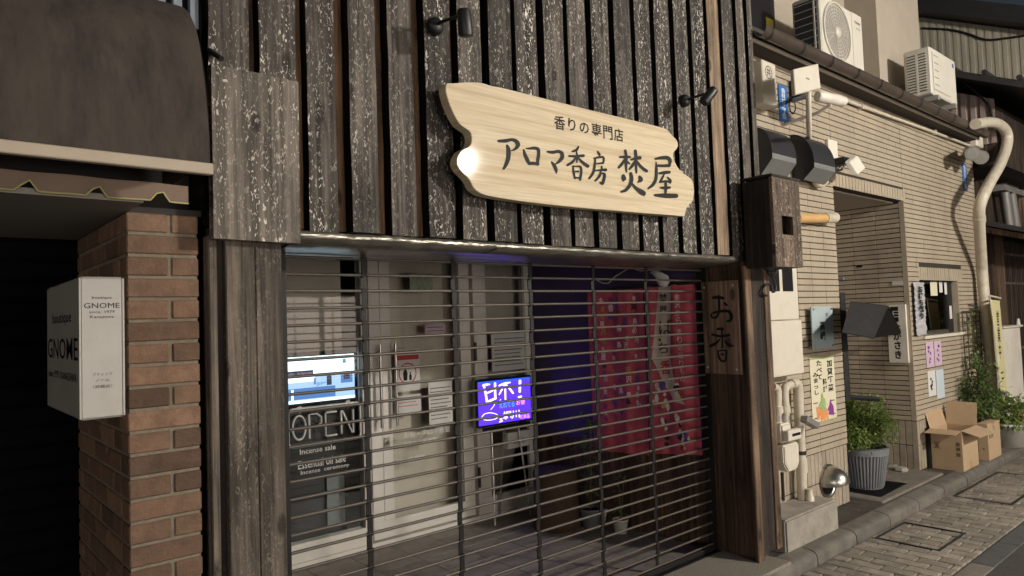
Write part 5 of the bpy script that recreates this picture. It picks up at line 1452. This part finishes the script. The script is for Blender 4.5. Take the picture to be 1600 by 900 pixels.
# ---------------------------------------------------------------- air conditioners on the roof
def ac(x0, x1, y0, y1, z0, z1, label, big):
    t = thing('air_conditioner', label, 'air conditioner', ((x0+x1)/2, (y0+y1)/2, z0), 'outdoor air conditioner units')
    bx('case', 'ac_white', t, x0, x1, y0, y1, z0+.05, z1, 0.012)
    for xx in (x0+.1, x1-.14): bx('foot', 'ac_grille', t, xx, xx+.05, y0-.02, y1+.02, z0, z0+.05)
    cx, cz, R = x0+(x1-x0)*.36, (z0+.05+z1)/2, (z1-z0)*.40
    if big:
        n = 40
        MB().lathe([(0,0),(R,0)], (cx, y0-.002, cz), n, axis=(0,1,0), ref=(1,0,0)).build('fan_opening', 'ac_grille', t)
        mb = MB()
        for k in range(1, 9): mb.add([(cx+s*math.cos(2*math.pi*j/n), y0-.006, cz+s*math.sin(2*math.pi*j/n)) for s in (R*k/8.3, R*k/8.3-.006) for j in range(n)], [(j,(j+1) % n,n+(j+1) % n,n+j) for j in range(n)])
        for k in range(24):
            a = 2*math.pi*k/24; mb.tube([(cx+.04*math.cos(a), y0-.009, cz+.04*math.sin(a)), (cx+R*math.cos(a), y0-.009, cz+R*math.sin(a))], 0.0022, 4)
        mb.build('fan_guard', 'ac_white', t)
        MB().lathe([(0,-.012),(.045,-.011),(.048,0)], (cx, y0-.008, cz), 20, axis=(0,1,0), ref=(1,0,0)).build('fan_hub', 'ac_white', t)
        MB().tube([(cx+R*1.06*math.cos(a*.2), y0-.008, cz+R*1.06*math.sin(a*.2)) for a in range(32)]+[(cx+R*1.06, y0-.008, cz)], 0.010, 6).build('fan_ring', 'ac_white', t)
        bx('service_panel', 'ac_white', t, x1-.21, x1-.004, y0-.004, y0-.0005, z0+.06, z1-.01)
        text(t, 'TOSHIBA', (x1-.10, y0-.005, z1-.09), UX, UZ, .13, .022, 'ink', off=0.0, bold=0.02); text(t, 'INVERTER', (x1-.085, y0-.005, z1-.145), UX, UZ, .08, .012, 'ink', off=0.0)
        # coil side with wire guard
        bx('coil', 'ac_dark', t, x0-.003, x0-.0005, y0+.03, y1-.02, z0+.09, z1-.04)
        mb = MB()
        for k in range(8): zz = z0+.12+k*(z1-z0-.18)/7; mb.tube([(x0-.010, y0+.03, zz), (x0-.010, y1-.02, zz)], 0.004, 5)
        for yy in (y0+.05, y0+.06): mb.tube([(x0-.010, yy, z0+.09), (x0-.010, yy, z1-.04)], 0.004, 5)
        mb.build('wire_guard', 'ac_white', t)
    else:
        mb = MB(); n_ = 14
        bx('vent_backing', 'ac_dark', t, x0-.003, x0-.0005, y0+.04, y1-.03, z0+.09, z1-.05)
        for k in range(n_):
            zz = z0+.10+k*(z1-z0-.16)/(n_-1); bx('louvre', 'ac_white', t, x0-.012, x0-.0035, y0+.04, y1-.03, zz, zz+.016)
        bx('louvre_bar', 'ac_white', t, x0-.013, x0-.004, (y0+y1)/2-.01, (y0+y1)/2+.01, z0+.09, z1-.05)
        bx('front_grille', 'ac_white', t, x0+.05, x1-.22, y0-.012, y0-.0005, z0+.10, z1-.05, 0.01)
        mb = MB()
        for k in range(5): mb.box(x0+.06, x0+.063+.12, y0-.0135, y0-.0125, z0+.15+k*.075, z0+.156+k*.075)
        mb.build('grille_slot', 'ac_dark', t)
        bx('emblem', 'print_blue', t, x1-.10, x1-.06, y0-.003, y0-.0005, z1-.09, z1-.05)
    return t
az = 3.425
ac(5.92, 6.74, -0.12, 0.13, 3.70, 4.31, 'white air conditioner with a round fan and wire guard on the roof edge', True)
a1 = P(1457, 150, Y=-0.32)
t2 = ac(a1.x, a1.x+0.75, -0.32, -0.07, a1.z-.02, 4.235, 'smaller white air conditioner with a louvred side further along the roof', False)
t = thing('unit_frame', 'dark metal frame carrying the smaller air conditioner on the roof', 'frame', (a1.x+.4, -0.15, 3.42))
mb = MB()
for xx in (a1.x+.1, a1.x+.7):
    for yy in (-.24, -.10): mb.tube([(xx, yy, 3.60), (xx, yy, a1.z-.052)], 0.016, 6)
mb.tube([(a1.x, -.28, a1.z-.065), (a1.x+.8, -.28, a1.z-.065)], 0.018, 6).tube([(a1.x, -.05, a1.z-.065), (a1.x+.8, -.05, a1.z-.065)], 0.018, 6)
mb.build('bars', 'grey_pipe', t)
t = thing('unit_frame', 'metal stand under the large air conditioner on the roof', 'frame', (6.14, 0.03, 3.42))
mb = MB()
for xx in (6.05, 6.62): mb.box(xx-.03, xx+.03, -.12, .13, 3.601, 3.698)
mb.build('bars', 'grey_pipe', t)

# ================================================================== PLANTS, BOXES
def foliage(mb, c, rx, ry, rz, n, seed, ll=0.035, lo=-1.0):
    r = random.Random(seed); c = Vector(c)
    tw = [Vector((r.gauss(0,1), r.gauss(0,1), r.gauss(0,1))).normalized() for _ in range(46)]
    for k in range(n):
        d = (tw[r.randrange(46)] + Vector((r.gauss(0,1), r.gauss(0,1), r.gauss(0,1)))*.22).normalized()
        if d.z < lo: d.z = abs(d.z)*.3
        f = (r.random()**0.45)*(0.80+0.22*math.sin(5*d.x+3*d.z+seed)+r.uniform(-.05,.12))
        p = c + Vector((d.x*rx*f, d.y*ry*f, d.z*rz*f))
        q = (d*.7 + Vector((r.uniform(-1,1), r.uniform(-1,1), r.uniform(-.3,.9)))*.8)
        leaf_mesh(mb, p, q, ll*r.uniform(.6,1.3), ll*r.uniform(.4,.55), .2)

# shrub in a fluted grey pot
pc = P(1367, 770, Z=0.008); pc.y += 0.17; pc.x += 0.19
shb = thing('potted_shrub', 'round leafy green shrub in a fluted grey pot at the entrance', 'shrub', pc)
PR, PB, PH = 0.215, 0.160, 0.36
mb = MB(); nseg = 176; vs = []
lev = [(0.0, PB*.97), (0.02, PB), (PH*.80, PR*.95), (PH*.815, PR*1.0), (PH*.97, PR*1.03), (PH, PR*1.06), (PH, PR*.95), (PH*.85, PR*.92)]
for li, (h, r) in enumerate(lev):
    for j in range(nseg):
        fl = (0.006 if j % 4 < 2 else -0.004) if 1 <= li <= 2 else 0.0
        a = 2*math.pi*j/nseg; vs.append(pc+Vector(((r+fl)*math.cos(a), (r+fl)*math.sin(a), h)))
mb.add(vs, [(i*nseg+j, i*nseg+(j+1) % nseg, (i+1)*nseg+(j+1) % nseg, (i+1)*nseg+j) for i in range(len(lev)-1) for j in range(nseg)])
mb.build('pot', 'pot_grey', shb)
MB().lathe([(0,PH*.87),(PR*.92,PH*.87)], pc, 20).build('soil', 'soil', shb)
sh_c = pc+Vector((0.0,0,PH+.20))
mb = MB(); foliage(mb, sh_c, .34, .31, .30, 11000, 2, .037, -.75); foliage(mb, pc+Vector((-.08,-.1,PH+.02)), .2, .15, .1, 400, 8, .03)
mb.build('foliage', 'leaf', shb)
mb = MB(); rr = random.Random(3)
for k in range(9):
    a = rr.uniform(0,6.28); e = sh_c+Vector((.2*math.cos(a), .2*math.sin(a), rr.uniform(-.05,.2)))
    mb.tube([pc+Vector((.04*math.cos(a), .04*math.sin(a), PH*.86)), pc.lerp(e,.6)+Vector((0,0,.05)), e], [.008,.006,.003], 5)
mb.build('stem', 'stem', shb)
mt = thing('rubber_mat', 'thin dark mat lying under the fluted grey pot', 'mat', pc+Vector((0,0,-.01)))
MB().prism([pc+Vector((-.30,-.26,-.002)), pc+Vector((.34,-.24,-.002)), pc+Vector((.30,.2,-.002)), pc+Vector((-.28,.2,-.002))], (0,0,-.008)).build('sheet', 'vinyl_black', mt)
# loose stones
for k, (px_, py_, s) in enumerate(((1405,733,.055),(1418,738,.06),(1438,733,.065))):
    c = P(px_, py_, Z=0.0); rr = random.Random(k+20)
    lab = ('leftmost of three loose grey stones by the entrance corner', 'middle of three loose grey stones by the entrance corner', 'rightmost of three loose grey stones by the entrance corner')[k]
    mb = MB(); pr = [(0,0),(s*.9,0),(s,s*.5),(s*.8,s*.9),(0,s)]
    mb.lathe(pr, c+Vector((0,0.06,-.012)), 7, smooth=False)
    for v in mb.v: v.x += rr.uniform(-.012,.012); v.y += rr.uniform(-.012,.012); v.z += rr.uniform(-.006,.006) if v.z > .02 else 0
    mb.build('loose_stone', 'concrete', None, label=lab, cat='stone', group='loose stones by the entrance')
# cardboard boxes
def carton_box(near_px, near_py, left_px, right_px, top_py, label, opened):
    n = P(near_px, near_py, Z=-0.006); yb = P(left_px, near_py-8, X=n.x).y; x1 = P(right_px, near_py-10, Y=n.y).x
    zt = P(near_px-3, top_py, X=n.x).z
    t = thing('cardboard_box', label, 'box', ((n.x+x1)/2, (n.y+yb)/2, -0.008), 'cardboard boxes by the wall')
    x0, y0, y1, z0, z1, th = n.x, n.y, yb, -0.008, zt, .005
    bx('side', 'cardboard', t, x0, x0+th, y0, y1, z0, z1); bx('side', 'cardboard', t, x1-th, x1, y0, y1, z0, z1)
    bx('side', 'cardboard', t, x0+th+.0003, x1-th-.0003, y0, y0+th, z0, z1); bx('side', 'cardboard', t, x0+th+.0003, x1-th-.0003, y1-th, y1, z0, z1)
    bx('base', 'cardboard', t, x0+th, x1-th, y0+th, y1-th, z0+.002, z0+th)
    hw = (y1-y0)*.42
    def flap(a, b, off, name='flap'): MB().prism([a, b, Vector(b)+Vector(off), Vector(a)+Vector(off)], (0.0,0.002,.004)).build(name, 'cardboard', t)
    if opened:
        flap((x0, y0, z1), (x0, y1, z1), (-.17, 0, -.02)); flap((x1, y0, z1), (x1, y1, z1), (.05, 0, .22))
        flap((x0, y0, z1), (x1, y0, z1), (0.02, -.15, -.05)); flap((x0, y1, z1), (x1, y1, z1), (0, .05, .20))
    else:
        flap((x0, y0, z1+.001), (x0, y1, z1+.001), ((x1-x0)*.5, 0, .004)); flap((x1, y0, z1+.001), (x1, y1, z1+.001), (-(x1-x0)*.49, 0, .003))
    H = z1-z0; L_ = y1-y0
    bx('tape', 'tape', t, (x0+x1)/2-.025, (x0+x1)/2+.025, y0-.0009, y0-.0003, z0+H*(.0 if opened else .75), z0+H*(.18 if opened else 1.0))
    def mark(v0, v1, w0, w1): bx('print', 'cardboard_print', t, x0-.0012, x0-.0004, y1-L_*v1, y1-L_*v0, z0+H*w0, z0+H*w1)
    if opened:
        for w0 in (.36, .50, .62): mark(.80, .93, w0, w0+.09)
        mark(.08, .30, .52, .54); mark(.08, .30, .66, .68); mark(.13, .25, .55, .65)
    else:
        for k in range(3): bx('print', 'cardboard_print', t, x0+.04+.05*k, x0+.07+.05*k, y0-.0012, y0-.0004, z0+H*.6, z0+H*.7)
        mark(.4, .6, .3, .34)
    return t
carton_box(1506, 737, 1457, 1530, 674, 'large open cardboard box with raised flaps against the tiled wall', True)
carton_box(1546, 720, 1530, 1565, 664, 'smaller closed cardboard box to the right of the open one', False)
bk = P(1455, 700, Y=TY-.01)
bd = thing('black_board', 'thin black board leaning on the wall behind the open cardboard box', 'board', P(1454, 735, Y=TY-.02))
MB().box(P(1450,700,Y=TY-.02).x, P(1456,700,Y=TY-.02).x, TY-.03, TY-.004, -0.01, P(1452,668,Y=TY-.02).z).build('sheet', 'ink', bd)
# leafy plants at the end of the wall
def bush(px_, py_, Y, rx, rz, n, label, seed, ll, potm, pot_r, pot_h, mm, gap=.0):
    c = P(px_, py_, Y=Y); b = Vector((c.x, c.y, -0.01))
    t = thing('potted_bush', label, 'plant', b, 'plants at the end of the tiled wall')
    MB().lathe([(0,0),(pot_r*.75,0),(pot_r*.97,pot_h*.88),(pot_r*1.05,pot_h*.9),(pot_r*1.05,pot_h),(pot_r*.9,pot_h),(pot_r*.88,pot_h*.85),(0,pot_h*.85)], b, 20).build('pot', potm, t)
    mb = MB(); foliage(mb, c, rx, rx*.7, rz, n, seed, ll); mb.build('foliage', mm, t)
    mb = MB(); rr = random.Random(seed)
    for k in range(7):
        e = c+Vector((rr.uniform(-.6,.6)*rx, rr.uniform(-.4,.4)*rx, rr.uniform(-.3,.6)*rz)); mb.tube([b+Vector((0,0,pot_h*.8)), b.lerp(e,.5)+Vector((0,0,.05)), e], [.010,.007,.003], 5)
    mb.build('stem', 'stem', t)
bush(1531, 615, -0.27, .34, .40, 1500, 'dark green bush behind the cardboard boxes at the foot of the trellis', 5, .06, 'pot_grey', .15, .25, 'leaf_dark')
bush(1572, 642, -0.36, .42, .20, 1300, 'light green trailing plant in a white pot right of the cardboard boxes', 6, .06, 'pot_white', .20, .26, 'leaf')
bush(1596, 645, -0.30, .30, .14, 350, 'small plant in a terracotta pot at the right edge', 7, .06, 'pot_terracotta', .26, .24, 'leaf_dark')
tr = thing('vine_trellis', 'thin trellis with a dry vine on the tiles beside the downpipe', 'trellis', P(1520, 575, Y=TY-.03))
x0, x1, z0, z1 = rect(1506, 486, 1533, 575, .03)
mb = MB()
for k in range(5): xx = x0+(x1-x0)*k/4; mb.tube([(xx, TY-.03, z0), (xx, TY-.03, z1)], 0.007, 5)
for k in range(6): zz = z0+(z1-z0)*k/5; mb.tube([(x0, TY-.035, zz), (x1, TY-.035, zz)], 0.007, 5)
mb.build('lattice', 'stem', tr)
mb = MB(); rr = random.Random(31)
for k in range(90):
    p = Vector((rr.uniform(x0,x1), TY-.05, rr.uniform(z0-.1,z1))); leaf_mesh(mb, p, (rr.uniform(-1,1), rr.uniform(-.6,.1), rr.uniform(-1,.6)), .05*rr.uniform(.5,1.2), .03)
mb.build('vine', 'leaf_dark', tr, kind='stuff')
# banner, cabinet
fl = thing('yellow_banner', 'narrow pale yellow vertical banner with dark print beside the downpipe', 'banner', P(1560, 610, Y=-0.36))
q = [P(1548,468,Y=-.36), P(1562,470,Y=-.36), P(1574,612,Y=-.36), P(1563,608,Y=-.36)]
MB().prism(q, (0,.004,0)).build('cloth', 'banner_yellow', fl)
ct = (q[0]+q[1]+q[2]+q[3])/4
text(fl, '営\n業\n中', ct+Vector((0,-.0005,.12)), UX, UZ, .10, .55, 'ink', off=0.0, bold=0.02)
MB().tube([P(1546,462,Y=-.365), P(1563,466,Y=-.365)], .012, 6).build('bar', 'pipe_cream', fl)
MB().tube([P(1546,462,Y=-.355), P(1572,650,Y=-.355)], .010, 6).build('pole', 'pipe_cream', fl)
cbn = thing('white_cabinet', 'tall off-white cabinet standing at the old wooden house', 'cabinet', P(1580, 650, Y=-.22))
ca, cbb = P(1569,560,Y=-.22).x, P(1597,560,Y=-.22).x
zt = P(1580,512,Y=-.22).z
bx('case', 'white_paint', cbn, ca, cbb, -.22, .0, -.01, zt, .01); bx('lid', 'white_paint', cbn, ca-.03, cbb+.03, -.25, .02, zt+.0005, zt+.025, .006)
MB().tube([P(1591,511,Y=-.15), P(1591,498,Y=-.15)], [.03,.015], 8).build('spout', 'white_paint', cbn)

# fallen leaves and crumbs along the kerb
mb = MB(); rr = random.Random(77)
for k in range(70):
    if k % 3: x_, y_, z_ = rr.uniform(4.9, 9.0), KF-rr.expovariate(14)-.01, ROAD+.006
    else: x_, y_, z_ = rr.uniform(5.3, 9.0), rr.uniform(KB+.01, TY-.05), -.008
    leaf_mesh(mb, (x_, y_, z_), (rr.uniform(-1,1), rr.uniform(-1,1), rr.uniform(0,.25)), rr.uniform(.012,.035), rr.uniform(.008,.016), 0.0)
mb.build('fallen_leaves', 'dead_leaf', None, kind='stuff', label='small dry fallen leaves scattered along the kerb', cat='leaves')
# loose cables on the tiled wall
for lab, pts_ in (('thin dark cable hanging below the flat antenna', [(1236,150),(1233,165),(1238,178),(1243,170),(1241,157)]), ('thin dark cable between the vent hoods and the white floodlight', [(1299,262),(1304,270),(1311,262),(1316,257)])):
    cb_ = thing('loose_cable', lab, 'cable', on(*pts_[0], .03)); MB().tube([on(a, b, .035) for a, b in spline(pts_, 4)], .005, 6).build('cable', 'black_metal', cb_)

# ================================================================== OLD WOODEN HOUSE AT THE RIGHT EDGE
oh = thing('old_wooden_house', 'old dark wooden townhouse with eaves and lattice at the right edge', 'house', (11.5, 0.5, 0.0))
HX = 9.80
bx('wall', 'old_house_wood', oh, HX, 18, 0.10, 4.0, -0.1, 3.9)
bx('upper_front', 'old_house_wood', oh, HX, 18, -0.37, 0.099, 3.25, 3.95)
def hp(px, py, Y=0.05): return P(px, py, Y=Y)
bx('post', 'brown_wood', oh, hp(1553,450).x, hp(1565,450).x, 0.0, 0.099, -0.05, hp(1558,365).z)
bx('post', 'old_house_wood', oh, hp(1548,450,.0).x, hp(1552.5,450,.0).x, -0.02, 0.099, -0.05, 3.2)
x = hp(1567,450).x
while x < 15:
    bx('lattice_slat', 'old_house_wood', oh, x, x+.05, 0.03, 0.08, 0.4, hp(1575,378).z); x += .085
for zz in (0.95, 1.85, 2.25): bx('lattice_rail', 'post_wood', oh, hp(1566,450).x, 15, 0.012, 0.0295, zz, zz+.035)
# lower eave
ez = hp(1560, 362, -.5).z
MB().prism([(HX+.1,0.099,ez+.32),(HX+.1,-.75,ez+.02),(HX+.1,-.75,ez-.03),(HX+.1,0.099,ez+.25)], (8,0,0)).build('lower_eave', 'roof_dark', oh)
for k in range(14):
    xx = HX+.2+k*.45; MB().prism([(xx,0.098,ez+.24),(xx,-.70,ez-.04),(xx,-.70,ez-.10),(xx,0.098,ez+.16)], (.06,0,0)).build('rafter', 'brown_wood', oh)
MB().tube([(HX+.05,-.80,ez+.0),(18,-.80,ez-.02)], .05, 10).build('eave_gutter', 'grey_pipe', oh)
# upper floor fittings
wx0, wx1 = hp(1568,270,.0).x, hp(1587,270,.0).x; wz0, wz1 = hp(1577,296,.0).z, hp(1577,243,.0).z
wn = bx('upper_window', 'grey_pipe', oh, wx0, wx1, -.02, .099, wz0, wz1)
for k in range(3): bx('pane', 'screen_bezel', wn, wx0+.06+(wx1-wx0-.1)*k/3, wx0+.0+(wx1-wx0-.1)*(k+1)/3, -.026, -.0205, wz0+.08, wz1-.06)
bx('window_ledge', 'grey_pipe', oh, wx0-.4, wx1+.1, -.10, .0985, wz0-.08, wz0-.005)
for a, b in (((1570,300),(1577,352)), ((1580,302),(1588,356))):
    MB().tube([hp(*a,-.06), hp(*b,-.06)], .055, 8).build('grey_duct', 'grey_pipe', oh)
bx('corner_post', 'brown_wood', oh, hp(1592,250,.0).x, hp(1598,250,.0).x, -.01, .0995, 2.6, 3.249)
# side wall of corrugated metal above the tiled building
mb = MB(); vs = []; y = -.37; k = 0
sx = HX-.02
pts2 = []
while y < 2.6:
    pts2 += [(sx-.012, y), (sx-.012, y+.05), (sx+.01, y+.06), (sx+.01, y+.09)]; y += .10
vs = [(a, b, z) for a, b in pts2 for z in (3.5, 4.05+.47*(b+.3))]
mb.add(vs, [(2*i, 2*i+1, 2*i+3, 2*i+2) for i in range(len(pts2)-1)]).build('metal_siding', 'pink_metal', oh)
# roof over the side wall, sloping to the street
MB().prism([(HX-.35,-.78,3.97),(HX-.35,-.78,4.05),(HX-.35,2.5,5.60),(HX-.35,2.5,5.52)], (9,0,0)).build('roof', 'roof_dark', oh)
for k in range(10):
    yy = -0.7+k*.33; MB().tube([(HX-.37, yy, 4.08+(yy+.78)*.4725), (18, yy, 4.08+(yy+.78)*.4725)], .03, 6).build('roof_batten', 'roof_dark', oh)
MB().tube([(HX-.3,-.85,3.97),(18,-.85,3.95)], .06, 10).build('roof_gutter', 'grey_pipe', oh)
MB().tube([P(a, b, X=HX-.05) for a, b in spline([(1500,125),(1520,140),(1545,165),(1552,190)], 4)], .012, 6).build('cable', 'black_metal', oh)

# far house with ribbed siding
fh = thing('ribbed_house', 'tall far house with pale ribbed metal siding and a dark roof edge', 'house', (14, 3, 0))
FX = 13.5
ta, tb_ = P(1430, 26, X=FX), P(1620, 50, X=FX)
slope = (tb_.z-ta.z)/(tb_.y-ta.y)
topz = lambda y: ta.z+slope*(y-ta.y)
mb = MB(); pts2 = []; y = -1.5
while y < 5.5:
    pts2 += [(FX, y), (FX, y+.055), (FX+.014, y+.065), (FX+.014, y+.105)]; y += .115
vs = []
for a, b in pts2: vs += [(a, b, 0.0), (a, b, topz(b))]
mb.add(vs, [(2*i, 2*i+1, 2*i+3, 2*i+2) for i in range(len(pts2)-1)]).build('siding', 'siding', fh)
bx('core', 'siding', fh, FX+.05, FX+6, -1.4, 5.4, 0.0, min(topz(-1.4), topz(5.4))-.05)
MB().prism([(FX-.45,-1.8,topz(-1.8)+.02),(FX-.45,5.8,topz(5.8)+.02),(FX-.45,5.8,topz(5.8)+.30),(FX-.45,-1.8,topz(-1.8)+.30)], (7,0,0)).build('roof', 'roof_dark', fh)
MB().tube([P(a, b, X=FX-.03) for a, b in spline([(1440,44),(1480,46),(1510,52),(1540,62),(1570,60),(1605,55)], 4)], .018, 6).build('cable', 'black_metal', fh)

# ================================================================== STREET LAMP across the lane
sl_ = thing('street_lamp', 'warm white street lamp on a pole across the lane, lighting the fronts', 'street lamp', (LAMP.x, LAMP.y-.55, ROAD))
MB().tube([(LAMP.x, LAMP.y-.55, ROAD), (LAMP.x, LAMP.y-.55, 3.6), (LAMP.x, LAMP.y-.50, 4.25), (LAMP.x, LAMP.y-.1, 4.40)], [.06,.05,.04,.03], 12).build('pole', 'lamp_head', sl_)
MB().lathe([(0,.30),(.05,.29),(.10,.22),(.13,.14),(.13,.12)], LAMP, 20).build('shade', 'lamp_head', sl_)
MB().lathe([(0,.10),(.11,.10)], LAMP, 20).build('lens', 'lamp_lens', sl_)
ld = bpy.data.lights.new('street_lamp_light', 'POINT'); ld.energy = 2050; ld.color = (1.0, 0.935, 0.84); ld.shadow_soft_size = 0.22
lo = bpy.data.objects.new('street_lamp_light', ld); COL.objects.link(lo); lo.parent = sl_; lo.location = LAMP - wloc(sl_)

# ================================================================== HOUSES ACROSS THE LANE (right window seen in the shop glass, others added as fill light)
op_ = thing('opposite_house', 'house across the lane with one lit shop window reflected in the glass and added fill-light windows', 'house', (2.0, -8.0, ROAD))
bx('wall', 'far_wall', op_, -22, 20, -9.0, -7.6, ROAD, 5.5)
bx('roof', 'roof_dark', op_, -22.3, 20.3, -9.3, -7.0, 5.501, 5.7)
for x0, x1, z0, z1 in ((-16.0, -11.2, 0.5, 2.3), (-10.4, -5.8, 0.5, 2.3), (0.2, 3.6, 0.5, 2.2), (4.4, 7.8, 0.5, 2.2)):
    w_ = bx('shop_window', 'eave_white', op_, x0-.08, x1+.08, -7.599, -7.56, z0-.08, z1+.08)
    n_ = 4
    for k in range(n_):
        bx('pane', 'lit_window_dim' if x0 > 4 else 'fill_window', w_, x0+(x1-x0)*k/n_+.03, x0+(x1-x0)*(k+1)/n_-.03, -7.559, -7.55, z0, z1)
